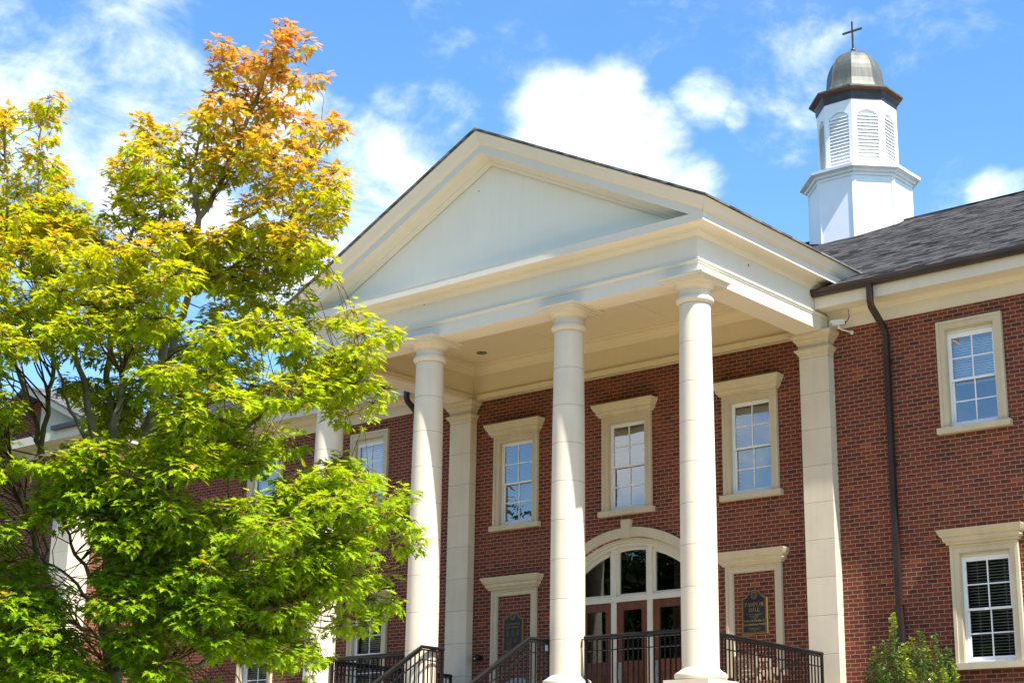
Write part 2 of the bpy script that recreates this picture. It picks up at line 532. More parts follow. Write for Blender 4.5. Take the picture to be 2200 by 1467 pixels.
# ------------------------------------------------------------------ mesh helpers
class MB:
    def __init__(s):
        s.v, s.f, s.sm = [], [], []

    def add(s, vs, fs, smooth=False):
        o = len(s.v)
        s.v += [tuple(p) for p in vs]
        s.f += [tuple(i + o for i in f) for f in fs]
        s.sm += [smooth] * len(fs)

    def box(s, x0, x1, y0, y1, z0, z1):
        x0, x1 = min(x0, x1), max(x0, x1)
        y0, y1 = min(y0, y1), max(y0, y1)
        s.add([(x0, y0, z0), (x1, y0, z0), (x1, y1, z0), (x0, y1, z0), (x0, y0, z1), (x1, y0, z1), (x1, y1, z1), (x0, y1, z1)],
              [(0, 3, 2, 1), (4, 5, 6, 7), (0, 1, 5, 4), (1, 2, 6, 5), (2, 3, 7, 6), (3, 0, 4, 7)])

    def frame_box(s, c, ax, ay, az, hx, hy, hz):
        c, ax, ay, az = Vector(c), Vector(ax), Vector(ay), Vector(az)
        vs = []
        for k in (-1, 1):
            for (i, j) in ((-1, -1), (1, -1), (1, 1), (-1, 1)):
                vs.append(c + ax * hx * i + ay * hy * j + az * hz * k)
        s.add(vs, [(0, 3, 2, 1), (4, 5, 6, 7), (0, 1, 5, 4), (1, 2, 6, 5), (2, 3, 7, 6), (3, 0, 4, 7)])

    def lathe(s, prof, c=(0, 0), n=40, cap=True, smooth=True):
        """prof: (radius, z) from bottom to top; sharp corners kept by splitting"""
        rings = []
        for r, z in prof:
            rings.append([(c[0] + r * math.cos(2 * math.pi * i / n), c[1] + r * math.sin(2 * math.pi * i / n), z) for i in range(n)])
        for a, b in zip(rings[:-1], rings[1:]):
            s.add(a + b, [(i, (i + 1) % n, n + (i + 1) % n, n + i) for i in range(n)], smooth)
        if cap:
            s.add(rings[0], [tuple(reversed(range(n)))])
            s.add(rings[-1], [tuple(range(n))])

    def poly(s, prof, c=(0, 0), n=8, rot=22.5, cap=True):
        rings = []
        for r, z in prof:
            rings.append([(c[0] + r * math.cos(math.radians(rot + 360 / n * i)), c[1] + r * math.sin(math.radians(rot + 360 / n * i)), z) for i in range(n)])
        for a, b in zip(rings[:-1], rings[1:]):
            s.add(a + b, [(i, (i + 1) % n, n + (i + 1) % n, n + i) for i in range(n)])
        if cap:
            s.add(rings[0], [tuple(reversed(range(n)))])
            s.add(rings[-1], [tuple(range(n))])

    def tube(s, path, radii, n=8, cap=True):
        path = [Vector(p) for p in path]
        if not hasattr(radii, '__len__'):
            radii = [radii] * len(path)
        rings = []
        ref = None
        for i, p in enumerate(path):
            d = (path[min(i + 1, len(path) - 1)] - path[max(i - 1, 0)])
            d = d.normalized() if d.length > 1e-9 else Vector((0, 0, 1))
            if ref is None:
                ref = Vector((1, 0, 0)) if abs(d.x) < 0.8 else Vector((0, 1, 0))
            a = (ref - d * ref.dot(d)).normalized()
            ref = a
            b = d.cross(a)
            rings.append([p + (a * math.cos(2 * math.pi * k / n) + b * math.sin(2 * math.pi * k / n)) * radii[i] for k in range(n)])
        vs = [q for r in rings for q in r]
        fs = []
        for i in range(len(rings) - 1):
            for k in range(n):
                fs.append((i * n + k, i * n + (k + 1) % n, (i + 1) * n + (k + 1) % n, (i + 1) * n + k))
        s.add(vs, fs, True)
        if cap:
            s.add(rings[0], [tuple(reversed(range(n)))])
            s.add(rings[-1], [tuple(range(n))])

    def sweep(s, prof, stations, closed=False):
        """prof: list of (o, z); stations: functions (o, z) -> point"""
        rings = [[st(o, z) for o, z in prof] for st in stations]
        n = len(prof)
        for a, b in zip(rings[:-1], rings[1:]):
            m = n if closed else n - 1
            s.add(list(a) + list(b), [(i, n + i, n + (i + 1) % n, (i + 1) % n) for i in range(m)])
        if closed:
            s.add(rings[0], [tuple(range(n))])
            s.add(rings[-1], [tuple(reversed(range(n)))])

    def bars(s, pts, w, d):
        for a, b in zip(pts[:-1], pts[1:]):
            a, b = Vector(a), Vector(b)
            z = (b - a).normalized()
            x = Vector((0, 0, 1)).cross(z)
            x = x.normalized() if x.length > 1e-6 else Vector((1, 0, 0))
            y = z.cross(x)
            s.frame_box((a + b) / 2, x, y, z, w / 2, d / 2, (b - a).length / 2)

    def build(s, name, material, parent=None, origin=None):
        origin = Vector(origin) if origin is not None else (WORG.get(parent.name, Vector()) if parent else Vector())
        me = bpy.data.meshes.new(name)
        me.from_pydata([tuple(Vector(p) - origin) for p in s.v], [], s.f)
        me.polygons.foreach_set('use_smooth', s.sm)
        me.update()
        bm = bmesh.new()
        bm.from_mesh(me)
        if not material.startswith('glass'):      # panes keep facing outwards
            bmesh.ops.recalc_face_normals(bm, faces=bm.faces)
        bm.to_mesh(me)
        bm.free()
        me.materials.append(MAT[material])
        return link(name, me, parent, origin)


WORG = {}


def link(name, data, parent, origin):
    o = bpy.data.objects.new(name, data)
    COL.objects.link(o)
    porg = Vector()
    if parent:
        o.parent = parent
        porg = WORG[parent.name]
    o.location = Vector(origin) - porg
    WORG[o.name] = Vector(origin)
    return o


def tag(o, label=None, cat=None, group=None, kind=None):
    for k, v in (('label', label), ('category', cat), ('group', group), ('kind', kind)):
        if v:
            o[k] = v
    return o


def thing(name, label, cat, loc, group=None):
    return tag(link(name, None, None, loc), label, cat, group)


# ================================================================== THE SETTING
FL = 0.14           # porch floor
GR = -1.30          # ground at the building
g = MB()
xs = [-600, -60, -20, -6, 0, 6, 12, 20, 40, 120, 600]
ys = [-600, -120, -60, -40, -28, -22, -18, -16, -14, -12, -10, -8, -6, 0.0, 30, 600]


def gz(y):
    t = min(1, max(0, (-6 - y) / 12))
    return GR + (-3.05 - GR) * (t * t * (3 - 2 * t))


ids = {}
vs = []
for j, y in enumerate(ys):
    for i, x in enumerate(xs):
        ids[i, j] = len(vs)
        vs.append((x, y, gz(y)))
g.add(vs, [(ids[i, j], ids[i + 1, j], ids[i + 1, j + 1], ids[i, j + 1]) for j in range(len(ys) - 1) for i in range(len(xs) - 1)], True)
tag(g.build('ground', 'lawn'), kind='structure')
p = MB()
pys = [-16, -14, -12, -10, -8, -6, -2.4]
for ya, yb in zip(pys[:-1], pys[1:]):
    p.add([(-12, ya, gz(ya) + .03), (24, ya, gz(ya) + .03), (24, yb, gz(yb) + .03), (-12, yb, gz(yb) + .03)], [(0, 1, 2, 3)])
tag(p.build('bounce_pavement', 'paving'), kind='structure')  # out of view; made broad and warm to bounce light onto the soffits

# ================================================================== THE BUILDING
B = thing('brick_building', 'red brick hall with a white columned portico, pediment and dark shingle roof', 'building', (0, 0, GR))
E, DE, AX, CX2, DC = 4.178, 3.882, 3.963, 1.529, 3.6646
PW, PD = 0.271, 0.186
CW = -0.03          # axis of the central windows

WIN = []            # openings in the front wall: x0,x1,z0,z1
OPEN_HALF = 0.415
UP = [(CW - 2.62, 3.775, 5.39), (CW, 3.775, 5.39), (CW + 2.62, 3.775, 5.39)]
WING = [(6.665, 4.385, 5.985), (-6.635, 4.385, 5.985), (-9.84, 4.385, 5.985)]
LOW = [(6.685, .755, 2.42), (-6.5, .755, 2.42), (-9.84, .755, 2.42)]
for c, z0, z1 in UP + WING + LOW:
    WIN.append((c - OPEN_HALF, c + OPEN_HALF, z0, z1))
ARC_C, ARC_R, ARC_RI = 1.196, 2.25, 2.08
DOOR_H = 1.27
arc_top = ARC_C + ARC_RI
WIN.append((CW - DOOR_H, CW + DOOR_H, FL, arc_top))

wall = MB()
x_lo, x_hi, z_lo, z_hi = -14.1, 15.0, GR, 6.9
cx = sorted({x_lo, x_hi, *[a for q in WIN for a in q[:2]]})
cz = sorted({z_lo, z_hi, *[a for q in WIN for a in q[2:]]})
for i in range(len(cx) - 1):
    for j in range(len(cz) - 1):
        xm, zm = (cx[i] + cx[i + 1]) / 2, (cz[j] + cz[j + 1]) / 2
        if any(q[0] < xm < q[1] and q[2] < zm < q[3] for q in WIN):
            continue
        wall.add([(cx[i], 0, cz[j]), (cx[i + 1], 0, cz[j]), (cx[i + 1], 0, cz[j + 1]), (cx[i], 0, cz[j + 1])], [(0, 1, 2, 3)])
for q in WIN[:-1]:
    x0, x1, z0, z1 = q
    wall.add([(x0, 0, z0), (x0, .3, z0), (x0, .3, z1), (x0, 0, z1)], [(0, 1, 2, 3)])
    wall.add([(x1, 0, z0), (x1, .3, z0), (x1, .3, z1), (x1, 0, z1)], [(0, 1, 2, 3)])
    wall.add([(x0, 0, z0), (x1, 0, z0), (x1, .3, z0), (x0, .3, z0)], [(0, 1, 2, 3)])
    wall.add([(x0, 0, z1), (x1, 0, z1), (x1, .3, z1), (x0, .3, z1)], [(0, 1, 2, 3)])
# spandrels above the arch
NA = 28
for i in range(NA):
    xa = -DOOR_H + 2 * DOOR_H * i / NA
    xb = -DOOR_H + 2 * DOOR_H * (i + 1) / NA
    za = ARC_C + math.sqrt(max(0, ARC_RI ** 2 - xa ** 2))
    zb = ARC_C + math.sqrt(max(0, ARC_RI ** 2 - xb ** 2))
    wall.add([(CW + xa, 0, za), (CW + xb, 0, zb), (CW + xb, 0, arc_top), (CW + xa, 0, arc_top)], [(0, 1, 2, 3)])
    wall.add([(CW + xa, 0, za), (CW + xb, 0, zb), (CW + xb, .35, zb), (CW + xa, .35, za)], [(0, 1, 2, 3)])
zs_ = ARC_C + math.sqrt(ARC_RI ** 2 - DOOR_H ** 2)
for sx in (-1, 1):
    x = CW + sx * DOOR_H
    wall.add([(x, 0, FL), (x, .35, FL), (x, .35, zs_), (x, 0, zs_)], [(0, 1, 2, 3)])
wall.build('wall', 'brick_front', B)
bw = MB()
bw.box(-14, 15, 18.0, 18.3, GR, 6.9)
bw.box(14.7, 15.0, 0.31, 18, GR, 6.9)
bw.build('wall', 'brick_side', B)
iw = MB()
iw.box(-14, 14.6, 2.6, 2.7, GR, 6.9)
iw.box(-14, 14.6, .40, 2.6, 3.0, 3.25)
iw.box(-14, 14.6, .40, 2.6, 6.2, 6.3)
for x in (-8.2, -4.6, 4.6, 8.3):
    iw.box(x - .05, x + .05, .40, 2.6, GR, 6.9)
iw.build('interior_wall', 'room_darkness', B)


def prism(mb, pts, axis, a, b):
    """pts in the plane normal to axis ('x': (y,z), 'y': (x,z))"""
    n = len(pts)
    if axis == 'x':
        v = [(a, p[0], p[1]) for p in pts] + [(b, p[0], p[1]) for p in pts]
    else:
        v = [(p[0], a, p[1]) for p in pts] + [(p[0], b, p[1]) for p in pts]
    mb.add(v, [tuple(range(n)), tuple(reversed(range(n, 2 * n)))] + [(i, n + i, n + (i + 1) % n, (i + 1) % n) for i in range(n)])


HOOD_PROF = [(0.0, 0.0), (.045, .0), (.05, .03), (.075, .035), (.10, .065), (.10, .10), (.13, .115), (.155, .15), (.185, .205), (.19, .225), (0.0, .225)]


def hood(name, c, half, z0, parent, flare=.135):
    """stone hood: the same profile runs round front and both ends"""
    m = MB()
    k = flare / .19
    st = [lambda o, z: (c - half - o * k, 0.0, z0 + z), lambda o, z: (c - half - o * k, -.06 - o * .85, z0 + z),
          lambda o, z: (c + half + o * k, -.06 - o * .85, z0 + z), lambda o, z: (c + half + o * k, 0.0, z0 + z)]
    m.sweep(HOOD_PROF, st)
    return m.build(name, 'trim_stone', parent)


def surround(mb, c, ho, hi, z0, z1, ztop, depth=.06):
    """two-step architrave around an opening, legs from z0 to ztop"""
    mid = hi + (ho - hi) * .62
    for sx in (-1, 1):
        mb.box(c + sx * hi, c + sx * mid, -depth + .016, .02, z0, z1)
        mb.box(c + sx * mid, c + sx * ho, -depth, .02, z0, ztop)
    zm = z1 + (ztop - z1) * .62
    mb.box(c - mid, c + mid, -depth + .016, .02, z1, zm)
    mb.box(c - mid, c + mid, -depth, .02, zm, ztop)
    for sx in (-1, 1):
        mb.box(c + sx * hi, c + sx * (hi - .012), -.03, .06, z0, z1)
    mb.box(c - hi + .012, c + hi - .012, -.03, .06, z1 - .012, z1)


def window(c, z0, z1, hooded, glass, blind, head=0.0, label=None):
    ho, hi = .548, .412
    ztop = z1 + .125
    s = MB()
    surround(s, c, ho, hi, z0, z1, ztop)
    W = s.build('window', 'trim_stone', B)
    if label:
        W['label'] = label
    if hooded:
        hood('hood', c, ho + .003, ztop - .004, W)
    sl = MB()
    sl.box(c - .607, c + .607, -.098, .04, z0 - .098, z0 - .002)
    sl.build('sill', 'trim_stone', W)
    # timber frame
    y0, y1 = .045, .12
    fr = MB()
    a = hi - .012
    zt = z1 - .012
    if head:
        hb = MB()
        hb.box(c - a, c + a, y0 - .02, y1, zt - head, zt)
        hb.box(c - a + .002, c + a - .002, y0 - .034, y0 - .02, zt - head * .75, zt - head * .45)
        hb.build('head_board', 'cream_wood', W)
        zt -= head
    zb = z0 + .004
    jw = .028
    fr.box(c - a, c - a + jw, y0 - .01, y1, zb, zt)
    fr.box(c + a - jw, c + a, y0 - .01, y1, zb, zt)
    fr.box(c - a + jw, c + a - jw, y0 - .01, y1, zt - .03, zt)
    fr.box(c - a + jw, c + a - jw, y0 - .016, y1, zb, zb + .035)
    # sashes: the lower one sits one step further back
    L0, L1 = zb + .035, zt - .03
    zm = (L0 + L1) / 2
    gl = MB()
    for (b0, b1, yy) in ((zm - .018, L1, y0), (L0, zm + .018, y0 + .032)):
        x0, x1 = c - a + jw, c + a - jw
        st = .030
        fr.box(x0, x0 + st, yy, yy + .03, b0, b1)
        fr.box(x1 - st, x1, yy, yy + .03, b0, b1)
        bot = .036 if b0 > zm - .1 else .055
        top = .034
        fr.box(x0 + st, x1 - st, yy, yy + .03, b0, b0 + bot)
        fr.box(x0 + st, x1 - st, yy, yy + .03, b1 - top, b1)
        gz0, gz1 = b0 + bot, b1 - top
        fr.box(c - .011, c + .011, yy + .004, yy + .026, gz0, gz1)
        zc = (gz0 + gz1) / 2
        fr.box(x0 + st, c - .011, yy + .006, yy + .024, zc - .010, zc + .010)
        fr.box(c + .011, x1 - st, yy + .006, yy + .024, zc - .010, zc + .010)
        gl.add([(x0 + st, yy + .015, gz0), (x1 - st, yy + .015, gz0), (x1 - st, yy + .015, gz1), (x0 + st, yy + .015, gz1)], [(0, 1, 2, 3)])
    fr.build('sash', 'sash_white', W)
    gl.build('pane', glass, W)
    if blind:
        frac, tilt, pitch = blind
        m = MB()
        top, bot = zt - .05, zt - .05 - (zt - zb - .1) * frac
        n = int((top - bot) / pitch)
        ct, sn = math.cos(tilt), math.sin(tilt)
        for k in range(n):
            z = top - k * pitch
            m.frame_box((c, .19, z), (1, 0, 0), (0, ct, -sn), (0, sn, ct), a - .02, .021, .0012)
        for dx in (-.22, .22):
            m.box(c + dx - .0025, c + dx + .0025, .165, .168, bot, top)
        m.box(c - a + .02, c + a - .02, .17, .21, bot - .02, bot)
        m.build('blind', 'blind', W)
    return W


for c, z0, z1 in UP:
    window(c, z0, z1, True, 'glass', None)
window(*WING[0], False, 'glass', (.52, -1.12, .042), .075)
window(*WING[1], False, 'glass', (.50, -1.12, .042), .075)
window(*WING[2], False, 'glass', (.75, -1.12, .042), .075)
window(*LOW[0], True, 'glass_low', (1.0, .12, .045), .06)
window(*LOW[1], True, 'glass_low', (1.0, .45, .042), .06)
window(*LOW[2], True, 'glass_low', (1.0, .45, .042), .06)

# plaque frames (blind openings): hood, legs, sill
for c in (CW + 2.62, CW - 2.62):
    s = MB()
    surround(s, c, .545, .415, .815, 2.448, 2.56, .06)
    W = s.build('plaque_surround', 'trim_stone', B)
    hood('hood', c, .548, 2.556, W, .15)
    sl = MB()
    sl.box(c - .60, c + .60, -.095, .01, .72, .812)
    sl.build('sill', 'trim_stone', W)

# ---- entrance: stone arch, keystone, white frame, fanlights, doors
def arc(mb, r0, r1, xlim0, xlim1, y0, y1, n=36):
    pts = []
    for i in range(n + 1):
        t = -1 + 2 * i / n
        pts.append(((t * xlim0, ARC_C + math.sqrt(r0 ** 2 - (t * xlim0) ** 2)), (t * xlim1, ARC_C + math.sqrt(r1 ** 2 - (t * xlim1) ** 2))))
    for (a, b), (c_, d) in zip(pts[:-1], pts[1:]):
        v = [(CW + q[0], y, q[1]) for y in (y0, y1) for q in (a, c_, d, b)]
        mb.add(v, [(0, 1, 2, 3), (7, 6, 5, 4), (0, 4, 5, 1), (3, 2, 6, 7)])
    for i in (0, -1):
        a, b = pts[i]
        mb.add([(CW + a[0], y0, a[1]), (CW + b[0], y0, b[1]), (CW + b[0], y1, b[1]), (CW + a[0], y1, a[1])], [(0, 1, 2, 3)])


am = MB()
arc(am, ARC_RI, ARC_R, 1.27, 1.375, -.05, .08)
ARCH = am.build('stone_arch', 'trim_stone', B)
km = MB()
prism(km, [(CW - .075, 3.255), (CW + .075, 3.255), (CW + .105, 3.58), (CW - .105, 3.58)], 'y', -.085, .02)
km.build('keystone', 'trim_stone', ARCH)
em = MB()
YF = .09
arc(em, 1.94, ARC_RI - .003, 1.16, 1.267, YF, YF + .14)
arc(em, 2.0, ARC_RI - .006, 1.20, 1.262, YF - .04, YF)
for sx in (-1, 1):
    em.box(CW + sx * 1.16, CW + sx * 1.267, YF, YF + .14, FL, 2.84)
    em.box(CW + sx * .342, CW + sx * .448, YF + .003, YF + .12, FL, ARC_C + math.sqrt(1.945 ** 2 - .40 ** 2))
em.box(CW - 1.16, CW + 1.16, YF - .004, YF + .12, 2.155, 2.256)
ENT = em.build('entrance_frame', 'cream_wood', B)
BAYS = ((-1.16, -.448), (-.342, .342), (.448, 1.16))
for x0, x1 in BAYS:
    fm = MB()
    n = 14
    ins = .05
    x0i, x1i = x0 + ins, x1 - ins

    def top(x, r):
        return ARC_C + math.sqrt(r ** 2 - x ** 2)
    fm.box(CW + x0, CW + x0i, YF + .05, YF + .11, 2.256, top(x0, 1.94) if abs(x0) < abs(x1) else top(x0, 1.945))
    fm.box(CW + x1i, CW + x1, YF + .05, YF + .11, 2.256, top(x1, 1.94))
    fm.box(CW + x0i, CW + x1i, YF + .05, YF + .11, 2.256, 2.30)
    for i in range(n):
        a, b = x0i + (x1i - x0i) * i / n, x0i + (x1i - x0i) * (i + 1) / n
        v = [(CW + q, y, top(q, r)) for y in (YF + .05, YF + .11) for q, r in ((a, 1.87), (b, 1.87), (b, 1.945), (a, 1.945))]
        fm.add(v, [(0, 1, 2, 3), (7, 6, 5, 4), (0, 4, 5, 1), (3, 2, 6, 7)])
    FR = fm.build('fanlight', 'cream_wood', B)
    gm = MB()
    for i in range(n):
        a, b = x0i + (x1i - x0i) * i / n, x0i + (x1i - x0i) * (i + 1) / n
        gm.add([(CW + a, YF + .085, 2.30), (CW + b, YF + .085, 2.30), (CW + b, YF + .085, top(b, 1.88)), (CW + a, YF + .085, top(a, 1.88))], [(0, 1, 2, 3)])
    gm.build('pane', 'glass_door', FR)
    # door leaf
    d = MB()
    a, b = CW + x0 + .004, CW + x1 - .004
    y0, y1 = YF + .03, YF + .085
    sw = .135
    zt = 2.15
    d.box(a, a + sw, y0, y1, FL + .01, zt)
    d.box(b - sw, b, y0, y1, FL + .01, zt)
    d.box(a + sw, b - sw, y0, y1, zt - .14, zt)
    d.box(a + sw, b - sw, y0, y1, .92, 1.12)
    d.box(a + sw, b - sw, y0, y1, FL + .01, .34)
    d.box(a + sw, b - sw, y0 + .02, y1 - .01, .34, .92)
    d.box(a + sw + .05, b - sw - .05, y0 + .008, y0 + .02, .40, .86)
    D = d.build('door', 'door_wood', B)
    gm = MB()
    gm.add([(a + sw, y0 + .03, 1.12), (b - sw, y0 + .03, 1.12), (b - sw, y0 + .03, zt - .14), (a + sw, y0 + .03, zt - .14)], [(0, 1, 2, 3)])
    gm.build('pane', 'glass_door', D)
    hm = MB()
    hx = a + sw * .52
    hm.box(hx - .03, hx + .03, y0 - .006, y0, .72, 1.10)
    hm.tube([(hx, y0, 1.05), (hx, y0 - .05, 1.05), (hx, y0 - .05, .80), (hx, y0, .80)], .011, 8)
    hm.build('handle', 'steel', D)
    for z in (.35, 1.15, 2.0):
        hg = MB()
        hg.tube([(b, y0 - .006, z), (b, y0 - .006, z + .1)], .009, 8)
        hg.build('hinge', 'steel', D)

# ---- columns
COL_PROF = [(.2705, ZC), (.2698, ZC + .02), (.2705, ZC + 1.2), (.266, ZC + 2.4), (.2565, ZC + 3.8), (.237, ZC + 5.42)]


def column(x):
    s = MB()
    s.lathe(COL_PROF, (x, -DC), 48)
    shaft = s.build('column', 'column_stone', B)
    shaft.data.polygons.foreach_set('use_smooth', [len(pp.vertices) == 4 for pp in shaft.data.polygons])
    b = MB()
    b.lathe([(.335, .326), (.362, .335), (.378, .36), (.381, .385), (.376, .41), (.36, .43), (.335, .442), (.325, .444), (.318, .455), (.300, .468), (.284, .482), (.272, ZC + .004)], (x, -DC), 48)
    b.build('base', 'trim_white', shaft)
    pl = MB()
    pl.box(x - .385, x + .385, -DC - .385, -DC + .385, FL, .325)
    pl.build('plinth', 'trim_white', shaft)
    z = ZC + 5.42
    c = MB()
    c.lathe([(.236, z - .002), (.250, z + .003), (.268, z + .012), (.285, z + .035), (.290, z + .058), (.285, z + .08), (.270, z + .10), (.25, z + .106), (.246, z + .112),
             (.243, z + .125), (.241, z + .20), (.254, z + .204), (.256, z + .222), (.270, z + .226), (.295, z + .25), (.318, z + .285), (.325, z + .292)], (x, -DC), 48)
    k = [(.325, z + .29), (.355, z + .292), (.360, z + .325), (.375, z + .33), (.378, z + .355), (.405, z + .362), (.412, z + .392)]
    c.poly([(r * math.sqrt(2), zz) for r, zz in k], (x, -DC), 4, 45)
    c.build('capital', 'trim_white', shaft)


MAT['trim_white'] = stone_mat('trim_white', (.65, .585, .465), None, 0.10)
for x in (AX, CX2, -CX2, -AX):
    column(x)


# ---- pilasters
def ring3(mb, x, prof, yb=-.02):
    st = [lambda o, z: (x - PW - o, yb, z), lambda o, z: (x - PW - o, -PD - o, z), lambda o, z: (x + PW + o, -PD - o, z), lambda o, z: (x + PW + o, yb, z)]
    mb.sweep(prof, st)


for x in (AX, -AX):
    s = MB()
    s.box(x - PW, x + PW, -PD, .01, FL, 5.95)
    P = s.build('pilaster', 'pilaster_stone', B)
    c = MB()
    ring3(c, x, [(.0, 5.92), (.012, 5.925), (.02, 5.96), (.05, 5.99), (.062, 6.0), (.062, 6.035), (.012, 6.045), (.008, 6.10), (.02, 6.105), (.03, 6.14), (.06, 6.175), (.072, 6.18), (.072, 6.205), (.10, 6.225), (.118, 6.245), (.125, 6.25), (.125, 6.302), (0, 6.302)], .01)
    c.build('capital', 'trim_stone', P)
    b = MB()
    ring3(b, x, [(.10, FL), (.10, .325), (.085, .33), (.09, .38), (.075, .43), (.03, .46), (.0, .49)], .01)
    b.build('base', 'trim_stone', P)

# ---- entablature round three sides
ZA = 6.29
YB = -.045
ENT_PROF = [(-.46, ZA), (0, ZA), (0, 6.505), (.012, 6.507), (.022, 6.53), (.034, 6.545), (.034, 6.56), (0, 6.562), (0, 6.927), (.012, 6.928), (.02, 6.95), (.05, 6.985), (.07, 6.992),
            (.07, 7.003), (.085, 7.006), (.10, 7.03), (.145, 7.052), (.165, 7.057), (.29, 7.057), (.293, 7.045), (.30, 7.045), (.30, 7.165), (.305, 7.172)]
en = MB()
st = [lambda o, z: (E + o, .0 if z > 6.6 else YB, z), lambda o, z: (E + o, -DE - o, z), lambda o, z: (-E - o, -DE - o, z), lambda o, z: (-E - o, .0 if z > 6.6 else YB, z)]
en.sweep(ENT_PROF, st)
# sloped top of the front cornice back to the pediment
en.add([(-E - .305, -DE - .305, 7.172), (E + .305, -DE - .305, 7.172), (E + .305, -DE + .02, 7.20), (-E - .305, -DE + .02, 7.20)], [(0, 1, 2, 3)])
ENTAB = en.build('entablature', 'stucco', B)

# ---- pediment: raking cornices, tympanum
SL = .494
ZAP = 9.669


def rz(x):
    return ZAP - SL * abs(x)


RAKE = [(.0, .548), (.015, .545), (.03, .52), (.06, .50), (.075, .495), (.075, .48), (.10, .455), (.15, .40), (.17, .392), (.29, .392), (.293, .402), (.303, .402),
        (.303, .262), (.316, .255), (.33, .235), (.36, .205), (.395, .14), (.425, .085), (.44, .07), (.446, .066), (.446, .046), (0, .046)]
for sx in (-1, 1):
    r = MB()
    r.sweep(RAKE, [lambda o, d: (0.0, -DE - o, ZAP - d), lambda o, d: (sx * (E + o), -DE - o, rz(E + o) - d)])
    r.build('raking_cornice', 'stucco', B)
    # eaves cyma along the sides, mitred to the rake
    c = MB()
    cy = [(.29, 7.166), (.303, 7.168), (.316, 7.175), (.33, 7.19), (.36, 7.215), (.395, 7.262), (.425, 7.308), (.44, 7.325), (.446, 7.33), (.446, rz(E + .446) - .046), (.2, rz(E + .446) - .046)]
    c.sweep(cy, [lambda o, z: (sx * (E + o), -DE - o, z), lambda o, z: (sx * (E + o), .95, z)])
    c.build('eaves_moulding', 'stucco', B)
    # roof slab of the portico
    rf = MB()
    y0, y1, xe = -DE - .478, 4.9, E + .478
    t = .034
    rf.add([(0, y0, ZAP), (sx * xe, y0, rz(xe)), (sx * xe, y1, rz(xe)), (0, y1, ZAP), (0, y0, ZAP - t), (sx * xe, y0, rz(xe) - t), (sx * xe, y1, rz(xe) - t), (0, y1, ZAP - t)],
           [(0, 1, 2, 3), (4, 7, 6, 5), (0, 4, 5, 1), (1, 5, 6, 2), (2, 6, 7, 3)])
    rf.build('roof', 'shingle_side_lit', B)
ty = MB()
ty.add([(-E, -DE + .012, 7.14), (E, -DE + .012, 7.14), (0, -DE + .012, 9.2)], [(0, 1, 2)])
ty.build('tympanum', 'stucco_lightened', B)
for px, py, ax_ in ((1029, 411, -DE + .011), (877, 661, -DE - .002), (911.5, 655, -DE - .002)):
    q = on(px, py, 'y', ax_)
    hl = MB()
    hl.tube([(q.x, q.y + .003, q.z), (q.x, q.y - .003, q.z)], .011, 10)
    hl.build('vent_hole', 'dark_plastic', ENTAB)
q = on(1608, 570, 'x', E + .002)
hl = MB()
hl.box(E - .002, E + .004, q.y - .012, q.y + .012, q.z - .02, q.z + .02)
hl.build('vent_hole', 'dark_plastic', ENTAB)

# ---- porch ceiling (coffer)
CZ = 7.0
BI = .46
XI, YI0, YI1 = E - BI, -DE + BI, -.10
ce = MB()
ce.add([(-XI, YI0, CZ), (XI, YI0, CZ), (XI, YI1, CZ), (-XI, YI1, CZ)], [(0, 1, 2, 3)])
corners = ((-XI, YI0), (XI, YI0), (XI, YI1), (-XI, YI1))
cprof = [(0.0, ZA), (.0, 6.30), (.045, 6.305), (.05, 6.40), (.03, 6.42), (0, 6.435), (0, 6.80), (.015, 6.805), (.03, 6.83), (.05, 6.86), (.09, 6.90), (.12, 6.94), (.125, 6.97), (.15, 6.985), (.15, CZ)]
sts = []
for sx, sy, (x, y) in ((1, 1, corners[0]), (-1, 1, corners[1]), (-1, -1, corners[2]), (1, -1, corners[3]), (1, 1, corners[0])):
    sts.append((lambda sx, sy, x, y: (lambda o, z: (x + sx * o, y + sy * o, z)))(sx, sy, x, y))
ce.sweep(cprof, sts)
ce.box(-XI, XI, YI1, -.012, ZA + .003, 6.42)
CEIL = ce.build('porch_ceiling', 'ceiling_paint', B)
for x in (-1.25, 1.25):
    seam = MB()
    seam.box(x - .006, x + .006, YI0 + .16, YI1 - .16, CZ - .006, CZ - .001)
    seam.build('seam', 'stucco', CEIL)
for x in (-2.8935,):
    lm = MB()
    lm.lathe([(.075, CZ - .012), (.10, CZ - .012), (.10, CZ - .001)], (x, -.80), 24, False)
    lm.lathe([(.075, CZ - .012), (.05, CZ + .06)], (x, -.80), 24, False)
    lm.lathe([(.05, CZ - .002), (.0005, CZ - .002)], (x, -.80), 24, False)
    lm.build('recessed_light', 'bronze', CEIL)

# ---- porch floor, its brick base and the steps
pf = MB()
pf.box(-4.42, 4.42, -4.12, -.002, FL - .10, FL)
pf.build('porch_floor', 'porch_floor', B)
pb = MB()
pb.box(-4.36, 4.36, -4.06, -.002, GR, FL - .10)
pb.build('porch_base', 'brick_front', B)
sp_ = MB()
nst = 11
for k in range(nst):
    z1 = FL - (k + 1) * (FL - GR) / (nst + 1)
    sp_.box(-1.45, 1.45, -4.13 - .27 * (k + 1), -4.10 - .27 * k, GR, z1)
sp_.build('step', 'porch_floor', B)

# ---- wings: eaves, gutters, downspouts, main roof
ZG = 6.79
MS = .4925


def mz(y):
    return 7.37 + MS * (y - .375)


